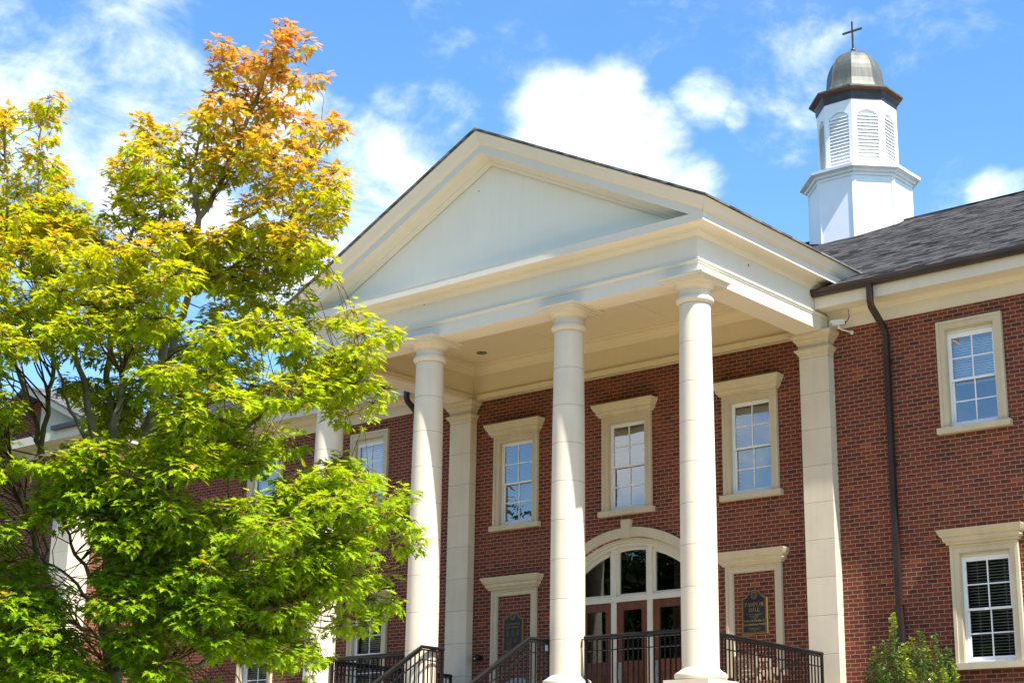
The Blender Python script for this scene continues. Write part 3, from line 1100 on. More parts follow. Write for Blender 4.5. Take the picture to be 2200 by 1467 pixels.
YR = 9.18
for x0, x1 in ((E + .012, 15.4), (-12.95, -E - .012)):
    fz = MB()
    prof = [(.012, 6.33), (-.05, 6.33), (-.05, 6.36), (-.042, 6.365), (-.042, 6.535), (-.06, 6.54), (-.075, 6.565), (-.12, 6.60), (-.15, 6.607), (-.40, 6.607), (-.47, 6.600), (-.475, 6.60), (-.475, 6.80), (.012, 6.80)]
    prism(fz, prof, 'x', x0, x1)
    fz.build('eave', 'eave_paint', B)
    gt = MB()
    gp = [(-.478, 6.795), (-.55, 6.79), (-.585, 6.81), (-.592, 6.85), (-.605, 6.862), (-.605, 6.905), (-.59, 6.905), (-.58, 6.88), (-.478, 6.88)]
    prism(gt, gp, 'x', x0, x1)
    gt.build('gutter', 'gutter_brown', B)
rf = MB()
ye = -.57
for (ya, yb) in ((ye, YR), (2 * YR - ye, YR)):
    za = mz(ye)
    zb = mz(YR)
    back = ya > YR
    # the porch ceiling and pediment take the place of the eaves in the middle
    for xa, xb, y_ in ((-16.5, -E - .01, ya), (-E - .01, E + .01, ya if back else .06), (E + .01, 15.6, ya)):
        z_ = za if back else mz(y_)
        rf.add([(xa, y_, z_), (xb, y_, z_), (xb, yb, zb), (xa, yb, zb)], [(0, 1, 2, 3)])
        rf.add([(xa, y_, z_ - .03), (xb, y_, z_ - .03), (xb, yb, zb - .03), (xa, yb, zb - .03)], [(3, 2, 1, 0)])
        rf.add([(xa, y_, z_ - .03), (xb, y_, z_ - .03), (xb, y_, z_), (xa, y_, z_)], [(0, 1, 2, 3)])
rf.box(-16.5, 15.6, YR - .05, YR + .05, mz(YR) - .02, mz(YR) + .018)
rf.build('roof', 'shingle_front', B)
gb = MB()
gb.add([(15.0, 0, 6.7), (15.0, 2 * YR, 6.7), (15.0, YR, mz(YR) - .05)], [(0, 1, 2)])
gb.build('gable', 'stucco', B)

for x, nm in ((5.253, 'r'), (-5.10, 'l')):
    ds = MB()
    hw, dp = .043, .042

    def seg(p, q_):
        ds.bars([p, q_], 2 * dp if abs(p[1] - q_[1]) < 1e-6 else 2 * hw, 2 * hw)
    path = [(x, -.555, 6.80), (x, -.555, 6.52), (x, -.53, 6.44), (x, -.12, 6.16), (x, -.075, 6.08), (x, -.075, 1.66), (x, -.075, GR + .1)]
    rings = []
    for i, pnt in enumerate(path):
        pnt = Vector(pnt)
        dd = (Vector(path[min(i + 1, len(path) - 1)]) - Vector(path[max(i - 1, 0)])).normalized()
        nn = Vector((0, dd.z, -dd.y))
        w_, d_ = hw, dp
        rings.append([pnt + Vector((sx * w_, 0, 0)) + nn * (sy * d_) for sx, sy in ((-1, -1), (1, -1), (1, 1), (-1, 1))])
    vs = [q for r in rings for q in r]
    ds.add(vs, [(i * 4 + k, i * 4 + (k + 1) % 4, i * 4 + 4 + (k + 1) % 4, i * 4 + 4 + k) for i in range(len(rings) - 1) for k in range(4)])
    for z in (5.6, 3.9, 2.2):
        ds.box(x - hw - .03, x + hw + .03, -.032, -.024, z, z + .04)
    ds.box(x - hw - .012, x + hw + .012, -.075 - dp - .012, -.026, GR + .1, 1.70)
    ds.build('downspout', 'spout_brown', B)

# ---- pavilion at the far left end
PX, PY = -14.03, -2.0
pv = MB()
pv.add([(PX, PY, GR), (PX, 0, GR), (PX, 0, 6.9), (PX, PY, 6.9)], [(0, 1, 2, 3)])
pv.build('wall', 'brick_side', B)
pv = MB()
pv.add([(-17.4, PY, GR), (PX, PY, GR), (PX, PY, 6.9), (-17.4, PY, 6.9)], [(0, 1, 2, 3)])
pv.add([(-17.4, PY, 6.9), (-13.9, PY, 6.9), (-15.6, PY, 7.9)], [(0, 1, 2)])
pv.build('wall', 'brick_front', B)
pq = MB()
pq.box(PX - .62, PX + .06, PY - .07, PY + .5, GR, 6.32)
pq.box(PX - .66, PX + .10, PY - .11, PY + .54, 6.02, 6.07)
pq.build('pilaster', 'pilaster_stone', B)
pe = MB()
pe.box(-17.9, PX + .07, PY - .09, PY + .3, 6.32, 6.56)
pe.box(PX - .3, PX + .06, PY + .30, -.05, 6.32, 6.56)
pe.box(-17.9, -13.2, PY - .42, -.60, 6.56, 6.76)
pe.build('eave', 'eave_paint', B)
pg = MB()
pg.box(-14.4, -13.12, PY - .53, PY - .422, 6.763, 6.86)
pg.box(-13.198, -13.10, PY - .42, -.62, 6.763, 6.86)
pg.build('gutter', 'gutter_brown', B)
pr = MB()
XR, ZR2 = -15.6, 8.03
for sx in (-1, 1):
    xe = XR + sx * 2.5
    pr.add([(XR, PY - .5, ZR2), (xe, PY - .5, 6.86), (xe, 4.0, 6.86), (XR, 4.0, ZR2), (XR, PY - .5, ZR2 - .04), (xe, PY - .5, 6.82), (xe, 4.0, 6.82), (XR, 4.0, ZR2 - .04)],
           [(0, 1, 2, 3), (7, 6, 5, 4), (0, 4, 5, 1), (1, 5, 6, 2)])
pr.build('roof', 'shingle_side_lit', B)
pk = MB()
prism(pk, [(-13.15, 6.81), (-13.35, 6.79), (XR, 7.82), (XR, 8.0)], 'y', PY - .45, PY - .30)
pk.add([(-13.4, PY - .02, 6.77), (XR, PY - .02, 7.9), (XR, PY - .02, 6.77)], [(0, 1, 2)])
pk.build('raking_cornice', 'eave_paint', B)

# ================================================================== CUPOLA
TX, TY = -.05, 9.18
T = thing('cupola', 'white octagonal cupola with louvers, copper bell dome and cross on the roof ridge', 'cupola', (TX, TY, 11.0))
c8 = (TX, TY)
m = MB()
m.poly([(1.19, 10.6), (1.19, 12.66)], c8)
for k in range(8):
    a = math.radians(22.5 + 45 * k)
    m.frame_box((TX + 1.165 * math.cos(a), TY + 1.165 * math.sin(a), 11.63), (math.cos(a), math.sin(a), 0), (-math.sin(a), math.cos(a), 0), (0, 0, 1), .035, .045, 1.03)
m.build('base', 'white_paint', T)
m = MB()
m.poly([(1.19, 12.64), (1.215, 12.645), (1.22, 12.70), (1.27, 12.72), (1.285, 12.77), (1.38, 12.80), (1.395, 12.80), (1.40, 12.865), (.90, 12.96)], c8)
m.build('cornice', 'white_paint', T)
DR = .93
ap = DR * math.cos(math.radians(22.5))
m = MB()
m.poly([(DR - .055, 12.9), (DR - .055, 14.62)], c8)
# faces with arched openings, standing proud of the backing
fw = 2 * DR * math.sin(math.radians(22.5))
OW, OZ0, OZ1, RISE = .255, 13.06, 14.26, .13
for k in range(8):
    a = math.radians(45 * k)
    n_ = Vector((math.cos(a), math.sin(a), 0))
    u_ = Vector((-math.sin(a), math.cos(a), 0))
    base = Vector((TX, TY, 0)) + n_ * ap

    def P3(u, z, o=0.0):
        return base + u_ * u + n_ * o + Vector((0, 0, z))
    h = fw / 2
    z0, z1 = 12.93, 14.66
    m.add([P3(-h, z0), P3(-OW, z0), P3(-OW, z1), P3(-h, z1)], [(0, 1, 2, 3)])
    m.add([P3(OW, z0), P3(h, z0), P3(h, z1), P3(OW, z1)], [(0, 1, 2, 3)])
    m.add([P3(-OW, z0), P3(OW, z0), P3(OW, OZ0), P3(-OW, OZ0)], [(0, 1, 2, 3)])
    na = 10
    pts = [(-OW + 2 * OW * i / na, OZ1 + RISE * (1 - (2 * i / na - 1) ** 2)) for i in range(na + 1)]
    for (ua, za), (ub, zb) in zip(pts[:-1], pts[1:]):
        m.add([P3(ua, za), P3(ub, zb), P3(ub, z1), P3(ua, z1)], [(0, 1, 2, 3)])
        m.add([P3(ua, za), P3(ub, zb), P3(ub, zb, -.05), P3(ua, za, -.05)], [(0, 1, 2, 3)])
    for sx in (-1, 1):
        m.add([P3(sx * OW, OZ0), P3(sx * OW, OZ1), P3(sx * OW, OZ1, -.05), P3(sx * OW, OZ0, -.05)], [(0, 1, 2, 3)])
m.build('drum', 'white_paint', T)
for k in range(8):
    a = math.radians(45 * k)
    n_ = Vector((math.cos(a), math.sin(a), 0))
    u_ = Vector((-math.sin(a), math.cos(a), 0))
    base = Vector((TX, TY, 0)) + n_ * (ap - .028)
    lv = MB()
    for i in range(15):
        z = 13.10 + i * .083
        hw = OW - .004
        if z > OZ1 - .02:
            hw = OW * .9
        lv.frame_box(base + Vector((0, 0, z)), u_, (n_ * .62 + Vector((0, 0, -.78))).normalized(), (n_ * .78 + Vector((0, 0, .62))).normalized(), hw, .040, .005)
    lv.build('louver', 'white_paint', T)
m = MB()
m.poly([(DR + .004, 14.64), (.95, 14.645), (.96, 14.80), (.98, 14.86)], c8)
m.build('frieze_band', 'copper_dark', T)
m = MB()
m.poly([(.955, 14.855), (1.09, 14.90)], c8, cap=False)
m.build('soffit', 'copper_soffit', T)
m = MB()
m.poly([(1.09, 14.898), (1.108, 14.895), (1.11, 14.935), (.98, 14.99), (.80, 15.05), (.745, 15.10), (.70, 15.20), (.672, 15.32), (.66, 15.45), (.648, 15.57), (.625, 15.69), (.585, 15.81), (.525, 15.93), (.44, 16.04), (.33, 16.13), (.20, 16.19), (.06, 16.215)], c8)
for k in range(8):
    a = math.radians(22.5 + 45 * k)
    pth = [(.98, 14.992), (.80, 15.052), (.745, 15.102), (.70, 15.202), (.672, 15.322), (.66, 15.45), (.648, 15.572), (.625, 15.692), (.585, 15.812), (.525, 15.932), (.44, 16.042), (.33, 16.132), (.20, 16.192), (.06, 16.217)]
    m.tube([(TX + r * math.cos(a), TY + r * math.sin(a), z) for r, z in pth], .006, 6)
m.build('dome', 'copper', T)
m = MB()
m.lathe([(.03, 16.20), (.05, 16.215), (.055, 16.235), (.035, 16.25), (.052, 16.265), (.062, 16.295), (.052, 16.325), (.02, 16.34)], c8, 20)
m.box(TX - .018, TX + .018, TY - .018, TY + .018, 16.33, 17.05)
m.box(TX - .262, TX - .018, TY - .0195, TY + .0195, 16.78, 16.82)
m.box(TX + .018, TX + .262, TY - .0195, TY + .0195, 16.78, 16.82)
CRS = m.build('cross', 'bronze', T)
m = MB()
m.tube([(TX, TY, 17.04), (TX, TY, 17.33)], [.008, .003], 6)
m.build('lightning_rod', 'steel', CRS)

# ================================================================== RAILINGS
def picket_run(root, a, b, zlo, zhi, n):
    """n square balusters between a and b (x,y,z of the rail line), heights relative to that line"""
    a, b = Vector(a), Vector(b)
    d = (b - a)
    proto = None
    for k in range(n):
        q = a + d * ((k + .5) / n)
        if proto is None:
            m = MB()
            m.box(q.x - .009, q.x + .009, q.y - .009, q.y + .009, q.z + zlo, q.z + zhi)
            proto = m.build('baluster', 'black_metal', root, (q.x, q.y, q.z))
        else:
            o = proto.copy()
            COL.objects.link(o)
            o.location = q - WORG[root.name]


def railing(label, path, group, posts=(), brackets=(), loops=False):
    """path: 3-D points along the handrail's centre"""
    p0 = Vector(path[0])
    R = thing('railing', label, 'railing', (p0.x, p0.y, FL), group)
    m = MB()
    m.tube(path, .029, 12)
    m.build('handrail', 'black_metal', R)
    m = MB()
    sub = [Vector(p) + Vector((0, 0, -.045)) for p in path]
    m.bars(sub, .034, .022)
    m.build('top_bar', 'black_metal', R)
    m = MB()
    sub = [Vector(p) + Vector((0, 0, -.205)) for p in path]
    m.bars(sub, .030, .016)
    m.build('mid_rail', 'black_metal', R)
    m = MB()
    sub = [Vector(p) + Vector((0, 0, -.86)) for p in path]
    m.bars(sub, .030, .016)
    m.build('bottom_rail', 'black_metal', R)
    for a, b in zip(path[:-1], path[1:]):
        ln = math.hypot(b[0] - a[0], b[1] - a[1])
        picket_run(R, a, b, -.858, -.056, max(2, round(ln / .098)))
    for q in posts:
        m = MB()
        m.box(q[0] - .019, q[0] + .019, q[1] - .019, q[1] + .019, q[2] - .95, q[2] - .02)
        m.build('post', 'black_metal', R)
    for q, (dx, dy) in brackets:
        m = MB()
        m.tube([(q[0], q[1], q[2] - .02), (q[0] + dx, q[1] + dy, q[2] - .02), (q[0] + dx, q[1] + dy, q[2] - .14)], .011, 8)
        m.build('bracket', 'black_metal', R)
    return R


RG = 'black metal railings of the porch'
ZH = 1.055
railing('black railing between the two right-hand columns in front of the doors', [(1.875, -3.68, ZH), (3.69, -3.68, ZH)], RG, [(1.90, -3.68, ZH)], [((1.88, -3.68, ZH), (-.055, 0))])
railing('black railing between the two left-hand columns beside the maple', [(-3.64, -3.68, ZH - .04), (-1.80, -3.68, ZH - .04)], RG, [(-3.61, -3.68, ZH - .04)], [((-3.63, -3.68, ZH - .04), (-.055, 0))])
railing('black railing on the right side of the porch running back to the brick wall', [(3.97, -3.36, 1.035), (3.97, -.26, .995)], RG, [(3.97, -.28, .995)])
railing('black railing on the far side of the porch seen through the front bars', [(-3.97, -3.36, 1.015), (-3.97, -.26, 1.0)], RG, [(-3.97, -.28, 1.0)])
x = 1.27
k1, f1, e1 = on(1137, 1370, 'x', x), on(1180, 1374.5, 'x', x), on(1012, 1467, 'x', x)
s1 = (e1 - k1).normalized()
railing('black stair railing with shiny sloping handrail left of the middle column', [tuple(f1 + Vector((0, .35, 0.0))), tuple(k1), tuple(k1 + s1 * 3.0)], 'black stair railings', [tuple(f1 + Vector((0, .3, 0)))])
x = -1.22
k1, f1, e1 = on(906, 1388, 'x', x), on(953, 1394.5, 'x', x), on(803, 1467, 'x', x)
s1 = (e1 - k1).normalized()
railing('black stair railing in front of the column nearest the maple', [tuple(f1), tuple(k1), tuple(k1 + s1 * 3.0)], 'black stair railings', [tuple(f1 + Vector((0, -.03, 0)))])

# ================================================================== SIGNS
def text_mesh(body, size, cx_, z, y, spacing=1.0, bold=0.0, depth=.002):
    cu = bpy.data.curves.new('text', 'FONT')
    cu.body = body
    cu.size = size
    cu.align_x = 'CENTER'
    cu.space_character = spacing
    cu.offset = bold
    cu.extrude = depth
    cu.resolution_u = 3
    o = bpy.data.objects.new('text', cu)
    COL.objects.link(o)
    dg = bpy.context.evaluated_depsgraph_get()
    me = bpy.data.meshes.new_from_object(o.evaluated_get(dg))
    vs = [(cx_ + v.co.x, y - v.co.z, z + v.co.y) for v in me.vertices]
    fs = [tuple(p_.vertices) for p_ in me.polygons]
    bpy.data.objects.remove(o)
    bpy.data.meshes.remove(me)
    bpy.data.curves.remove(cu)
    return vs, fs


GLYPH = {  # serif capitals on a 1-high grid: (thick?, x0, z0, x1, z1)
    'P': (.68, [(1, .14, 0, .14, 1), (0, .14, .97, .42, .97), (0, .14, .47, .42, .47), (1, .56, .60, .56, .86), (0, .42, .97, .56, .86), (0, .42, .47, .56, .60), (0, .02, .02, .28, .02), (0, .02, .97, .14, .97)]),
    'A': (.84, [(0, .10, 0, .40, 1), (1, .40, 1, .72, 0), (0, .22, .34, .58, .34), (0, 0, .02, .22, .02), (0, .58, .02, .84, .02)]),
    'M': (1.0, [(0, .14, 0, .14, 1), (1, .14, 1, .48, .1), (0, .48, .1, .80, 1), (1, .84, 0, .84, 1), (0, .02, .02, .26, .02), (0, .70, .02, .98, .02), (0, .02, .97, .2, .97), (0, .78, .97, .98, .97)]),
    'L': (.66, [(1, .14, 0, .14, 1), (0, .02, .02, .58, .02), (0, .02, .97, .28, .97), (0, .58, .02, .60, .24)]),
    'I': (.36, [(1, .18, 0, .18, 1), (0, .04, .02, .32, .02), (0, .04, .97, .32, .97)]),
    'N': (.86, [(0, .14, 0, .14, 1), (1, .14, 1, .70, 0), (0, .72, 0, .72, 1), (0, .02, .02, .26, .02), (0, .02, .97, .2, .97), (0, .60, .97, .84, .97)]),
    'H': (.86, [(1, .15, 0, .15, 1), (1, .70, 0, .70, 1), (0, .15, .5, .70, .5), (0, .02, .02, .28, .02), (0, .02, .97, .28, .97), (0, .57, .02, .83, .02), (0, .57, .97, .83, .97)]),
    'W': (1.16, [(1, .08, 1, .34, 0), (0, .34, 0, .56, .95), (1, .56, .95, .80, 0), (0, .80, 0, 1.04, 1), (0, 0, .97, .2, .97), (0, .94, .97, 1.14, .97)]),
    'E': (.66, [(1, .14, 0, .14, 1), (0, .02, .02, .56, .02), (0, .02, .97, .56, .97), (0, .14, .5, .44, .5), (0, .56, .02, .58, .2), (0, .56, .97, .56, .8)]),
    'S': (.58, [(0, .46, .97, .2, .97), (1, .12, .88, .14, .64), (1, .14, .62, .42, .40), (1, .44, .38, .44, .14), (0, .36, .02, .10, .02), (0, .08, .02, .06, .24), (0, .48, .97, .48, .78)]),
    'T': (.70, [(1, .35, 0, .35, 1), (0, .02, .97, .68, .97), (0, .22, .02, .48, .02), (0, .03, .97, .03, .76), (0, .67, .97, .67, .76)]),
    'R': (.76, [(1, .14, 0, .14, 1), (0, .14, .97, .42, .97), (0, .14, .48, .42, .48), (1, .55, .60, .55, .86), (0, .42, .97, .55, .86), (0, .42, .48, .55, .60), (1, .36, .48, .64, 0), (0, .02, .02, .28, .02)]),
    'D': (.80, [(1, .14, 0, .14, 1), (0, .02, .97, .42, .97), (0, .02, .02, .42, .02), (1, .64, .24, .64, .76), (0, .42, .97, .64, .78), (0, .42, .02, .64, .22)]),
    'Y': (.76, [(1, .06, 1, .36, .46), (0, .36, .46, .66, 1), (1, .36, 0, .36, .46), (0, .22, .02, .50, .02), (0, 0, .97, .2, .97), (0, .56, .97, .76, .97)]),
    'C': (.74, [(1, .12, .26, .12, .74), (0, .12, .76, .34, .98), (0, .34, .98, .56, .92), (0, .12, .24, .34, .02), (0, .34, .02, .60, .14), (0, .60, .96, .60, .74)]),
    'O': (.80, [(1, .12, .28, .12, .72), (1, .66, .28, .66, .72), (0, .12, .72, .38, .98), (0, .38, .98, .66, .72), (0, .12, .28, .38, .02), (0, .38, .02, .66, .28)]),
    ' ': (.4, []),
}


def serif(mb, text, h, cx_, z, y, thick=.17, thin=.075, gap=.06):
    wd = sum(GLYPH[ch][0] + gap for ch in text) - gap
    x = cx_ - wd * h / 2
    for ch in text:
        gw, strokes = GLYPH[ch]
        for tk, x0, z0, x1, z1 in strokes:
            a = Vector((x + x0 * h, y, z + z0 * h))
            b = Vector((x + x1 * h, y, z + z1 * h))
            d = (b - a)
            if d.length < 1e-6:
                continue
            u = d.normalized()
            s_ = Vector((u.z, 0, -u.x))
            wdt = (thick if tk else thin) * h / 2
            mb.frame_box((a + b) / 2, s_, (0, 1, 0), u, wdt, .0015, d.length / 2 + thin * h * .2)
        x += (gw + gap) * h


def plaque(cx_, zb, zs, zt, hw, label, lines):
    P = thing('plaque', label, 'plaque', (cx_, -.02, zb), None)

    def outline(k):
        pts = [(-hw + k, zb + k), (hw - k, zb + k), (hw - k, zs - k * .6)]
        n = 9
        for i in range(n + 1):
            t = i / n
            u = (1 - t)
            xx = (hw * .86 - k) * (1 - t * .72)
            if t > .72:
                xx = (hw * .86 - k) * (1 - .72 * .72 - (t - .72)) * (1 - (t - .72) / .28) / .28 * .28 if False else (hw - k) * .42 * math.cos((t - .72) / .28 * math.pi / 2)
                zz = (zs - k * .6) + (zt - zs) * .62 + ((zt - zs) * .38 - k * .4) * math.sin((t - .72) / .28 * math.pi / 2)
            else:
                s_ = t / .72
                xx = (hw - k) * (.92 - .50 * s_)
                zz = (zs - k * .6) + (zt - zs) * .62 * (s_ ** 1.5)
            pts.append((xx, zz))
        left = [(-x_, z_) for x_, z_ in reversed(pts[2:-1])]
        return [(cx_ + a, b) for a, b in pts + left]
    m = MB()
    prism(m, outline(0), 'y', -.040, -.005)
    m.build('border', 'gold', P)
    m = MB()
    prism(m, outline(.017), 'y', -.0425, -.036)
    m.build('field', 'plaque_black', P)
    m = MB()
    m2 = MB()
    prism(m2, outline(.028), 'y', -.0435, -.040)
    m2.build('inner_line', 'gold', P)
    m3 = MB()
    prism(m3, outline(.033), 'y', -.0447, -.041)
    m3.build('inner_field', 'plaque_black', P)
    # round seal
    sz = zs + (zt - zs) * .30
    for k in range(26):
        a = 2 * math.pi * k / 26
        m.frame_box((cx_ + .055 * math.cos(a), -.0455, sz + .055 * math.sin(a)), (math.cos(a), 0, math.sin(a)), (0, 1, 0), (-math.sin(a), 0, math.cos(a)), .009, .0012, .0035)
    for k in range(24):
        a, b = 2 * math.pi * k / 24, 2 * math.pi * (k + 1) / 24
        p_, q_ = Vector((cx_ + .038 * math.cos(a), -.0455, sz + .038 * math.sin(a))), Vector((cx_ + .038 * math.cos(b), -.0455, sz + .038 * math.sin(b)))
        u = (q_ - p_).normalized()
        m.frame_box((p_ + q_) / 2, (u.z, 0, -u.x), (0, 1, 0), u, .002, .0012, (q_ - p_).length / 2)
    for dx in (-.014, .014):
        m.box(cx_ + dx - .0025, cx_ + dx + .0025, -.0468, -.0445, sz - .018, sz + .016)
    m.box(cx_ - .015, cx_ - .004, -.0468, -.0445, sz - .020, sz - .0155)
    m.box(cx_ + .004, cx_ + .015, -.0468, -.0445, sz - .020, sz - .0155)
    m.build('seal', 'gold', P)
    m = MB()
    for ln in lines:
        kind = ln[0]
        if kind == 'serif':
            serif(m, ln[1], ln[2], cx_, ln[3], -.0462)
        elif kind == 'text':
            v, f = text_mesh(ln[1], ln[2], cx_, ln[3], -.0455, 1.0, .0006)
            m.add(v, f)
        else:   # worn small print: rows of short raised marks
            _, x0, x1, z, h = ln
            x = x0
            rr = random.Random(int(z * 1000))
            while x < x1 - .004:
                wv = min(rr.uniform(.010, .028), x1 - x)
                m.box(cx_ + x, cx_ + x + wv, -.0455, -.0445, z, z + h)
                x += wv + .006
    m.build('lettering', 'gold', P)
    return P


plaque(CW + 2.625, 1.41, 2.005, 2.135, .243, 'black and gold arched plaque reading PAMPLIN HALL on the brick wall', [
    ('serif', 'PAMPLIN', .066, 1.862), ('serif', 'HALL', .066, 1.775),
    ('marks', -.14, .14, 1.728, .007), ('marks', -.10, .10, 1.700, .007), ('marks', -.075, .075, 1.672, .007),
    ('text', 'Robert R. Pamplin, Jr.', .046, 1.612), ('text', 'Katherine Reese Pamplin', .044, 1.552),
    ('marks', -.12, .12, 1.497, .006), ('marks', -.09, .09, 1.479, .006), ('marks', -.025, .025, 1.455, .006)])
plaque(CW - 2.625, 1.405, 2.005, 2.125, .236, 'black and gold arched plaque reading WESTMINSTER DAY SCHOOL behind the stair railing', [
    ('serif', 'WESTMINSTER', .040, 1.885), ('serif', 'DAY SCHOOL', .040, 1.825)] +
    [('marks', x0, x0 + .075, 1.785 - k * .017, .005) for k in range(7) for x0 in (-.16, -.035, .085)] +
    [('marks', -.15, -.02, 1.64 - k * .022, .005) for k in range(9)] + [('marks', .03, .12, 1.64 - k * .022, .005) for k in range(4)])

# ================================================================== SMALL THINGS ON THE WALL AND PORCH
q = on(1802, 695, 'y', -.24)
K = thing('security_camera', 'white box security camera on a bracket beside the right pilaster capital', 'security camera', (q.x, -.04, 6.2))
ax_ = Vector((-.78, -.60, -.10)).normalized()
az_ = Vector((0, 0, 1))
ay_ = az_.cross(ax_).normalized()
az_ = ax_.cross(ay_)
cpos = Vector((q.x - .01, -.24, q.z + .01))
m = MB()
m.frame_box(cpos, ax_, ay_, az_, .105, .036, .034)
m.build('housing', 'camera_white', K)
m = MB()
m.frame_box(cpos + az_ * .041 + ax_ * .012, ax_, ay_, az_, .118, .044, .005)
m.frame_box(cpos + az_ * .020 + ay_ * .0415 + ax_ * .012, ax_, ay_, az_, .118, .003, .018)
m.frame_box(cpos + az_ * .020 - ay_ * .0415 + ax_ * .012, ax_, ay_, az_, .118, .003, .018)
m.build('sunshade', 'camera_white', K)
m = MB()
m.tube([cpos - ax_ * .104, cpos - ax_ * .125], [.034, .026], 14)
m.build('rear_cap', 'dark_plastic', K)
m = MB()
wallp = Vector((q.x + .13, -.045, q.z - .135))
m.tube([cpos - az_ * .03, cpos - az_ * .085, cpos - az_ * .10 + Vector((.03, .04, -.01)), wallp + Vector((0, -.03, .0)), wallp], [.014, .014, .013, .014, .014], 10)
m.tube([wallp + Vector((0, .0, 0)), wallp + Vector((0, -.018, 0))], .036, 16)
m.build('bracket', 'camera_white', K)
m = MB()
m.tube([cpos - ax_ * .12, cpos - ax_ * .15 + Vector((0, 0, .02)), Vector((q.x + .12, -.10, q.z + .12)), Vector((q.x + .125, -.13, 6.60))], .006, 6)
m.build('cable', 'dark_plastic', K)

q = on(1027, 1411, 'y', -.09)
K = thing('wall_lamp', 'small round black wall lamp on the brick left of the framed plaque', 'wall lamp', (q.x, 0, q.z))
m = MB()
m.tube([(q.x, -.002, q.z), (q.x, -.05, q.z)], .045, 18)
m.build('backplate', 'dark_plastic', K)
m = MB()
m.tube([(q.x, -.05, q.z), (q.x, -.085, q.z), (q.x, -.15, q.z - .012), (q.x, -.162, q.z - .012)], [.03, .058, .062, .05], 18)
m.build('lamp_head', 'black_metal', K)
m = MB()
m.tube([(q.x - .02, -.163, q.z - .028), (q.x - .02, -.166, q.z - .028)], .016, 12)
m.build('lens', 'camera_white', K)


def garden_chair(loc, rot, label, slats):
    """slatted teak armchair"""
    Kc = thing('garden_chair', label, 'chair', loc, None)
    R = Matrix.Rotation(rot, 3, 'Z')
    lo = Vector(loc)

    def bx(mb, x0, x1, y0, y1, z0, z1, tilt=0):
        c_ = Vector(((x0 + x1) / 2, (y0 + y1) / 2, (z0 + z1) / 2))
        mb.frame_box(lo + R @ c_, R @ Vector((1, 0, 0)), R @ Vector((0, 1, 0)), Vector((0, 0, 1)), abs(x1 - x0) / 2, abs(y1 - y0) / 2, abs(z1 - z0) / 2)
    for sx in (-1, 1):
        m = MB()
        bx(m, sx * .25, sx * .29, -.25, -.21, 0, .53)
        m.build('leg', 'teak', Kc)
        m = MB()
        bx(m, sx * .25, sx * .29, .21, .25, 0, .74)
        m.build('leg', 'teak', Kc)
        m = MB()
        bx(m, sx * .235, sx * .305, -.29, .21, .532, .555)
        m.build('armrest', 'teak', Kc)
    m = MB()
    for k in range(7):
        y = -.24 + k * .068
        bx(m, -.25, .25, y, y + .05, .345, .365)
    bx(m, -.25, .25, -.25, -.23, .30, .343)
    m.build('seat', 'teak', Kc)
    m = MB()
    if slats == 'vertical':
        for k in range(6):
            x_ = -.20 + k * .08
            bx(m, x_ - .016, x_ + .016, .222, .236, .40, .70)
        bx(m, -.25, .25, .214, .246, .70, .75)
        bx(m, -.25, .25, .214, .246, .37, .40)
    else:
        for k in range(6):
            z_ = .40 + k * .062
            bx(m, -.25, .25, .220, .240, z_, z_ + .042)
    m.build('backrest', 'teak', Kc)


garden_chair((3.16, -.95, FL), math.radians(205), 'weathered wooden garden chair on the porch with an upright bar back', 'vertical')
garden_chair((3.52, -1.45, FL), math.radians(160), 'wooden garden chair with a ladder back behind the right porch railing', 'horizontal')
# grey round-backed chair behind the stair railing
lo = Vector((-2.22, -.62, FL))
K = thing('tub_chair', 'grey round-backed woven chair behind the stair railing', 'chair', lo)
m = MB()
ro, ri = .29, .23
n = 26
rows = []
for i in range(n + 1):
    a = math.radians(-20 + 220 * i / n)
    top_ = .50 + .24 * max(0, math.sin(a)) ** .7
    rows.append([(ro * math.cos(a), ro * math.sin(a), .30), (ro * 1.04 * math.cos(a), ro * 1.04 * math.sin(a), top_ - .03), (ro * math.cos(a), ro * math.sin(a), top_), (ri * math.cos(a), ri * math.sin(a), top_), (ri * .97 * math.cos(a), ri * .97 * math.sin(a), top_ - .04), (ri * math.cos(a), ri * math.sin(a), .30)])
vs = [lo + Vector((p_[0], -p_[1] * -1, p_[2])) for r in rows for p_ in r]
m.add(vs, [(i * 6 + k, i * 6 + (k + 1) % 6, (i + 1) * 6 + (k + 1) % 6, (i + 1) * 6 + k) for i in range(n) for k in range(6)] + [tuple(range(6)), tuple(reversed(range(n * 6, n * 6 + 6)))], True)
m.build('backrest', 'wicker_grey', K)
m = MB()
m.lathe([(.20, .27), (.235, .29), (.235, .35), (.21, .375)], (lo.x, lo.y), 26)
for i in range(len(m.v)):
    m.v[i] = (m.v[i][0], m.v[i][1], m.v[i][2] + FL)
m.build('seat', 'wicker_grey', K)
for a in (45, 135, 225, 315):
    m = MB()
    ca, sa = math.cos(math.radians(a)), math.sin(math.radians(a))
    m.tube([(lo.x + .19 * ca, lo.y + .19 * sa, FL + .28), (lo.x + .22 * ca, lo.y + .22 * sa, FL)], .014, 8)
    m.build('leg', 'black_metal', K)
q = on(1177, 1391, 'x', 1.285)
m = MB()
m.box(1.262, 1.266, q.y - .05, q.y + .07, q.z - .045, q.z + .045)
K = m.build('paper_notice', 'paper_blue', None, (1.264, q.y, q.z))
tag(K, 'pale blue paper notice tied to the stair railing beside the middle column', 'notice')


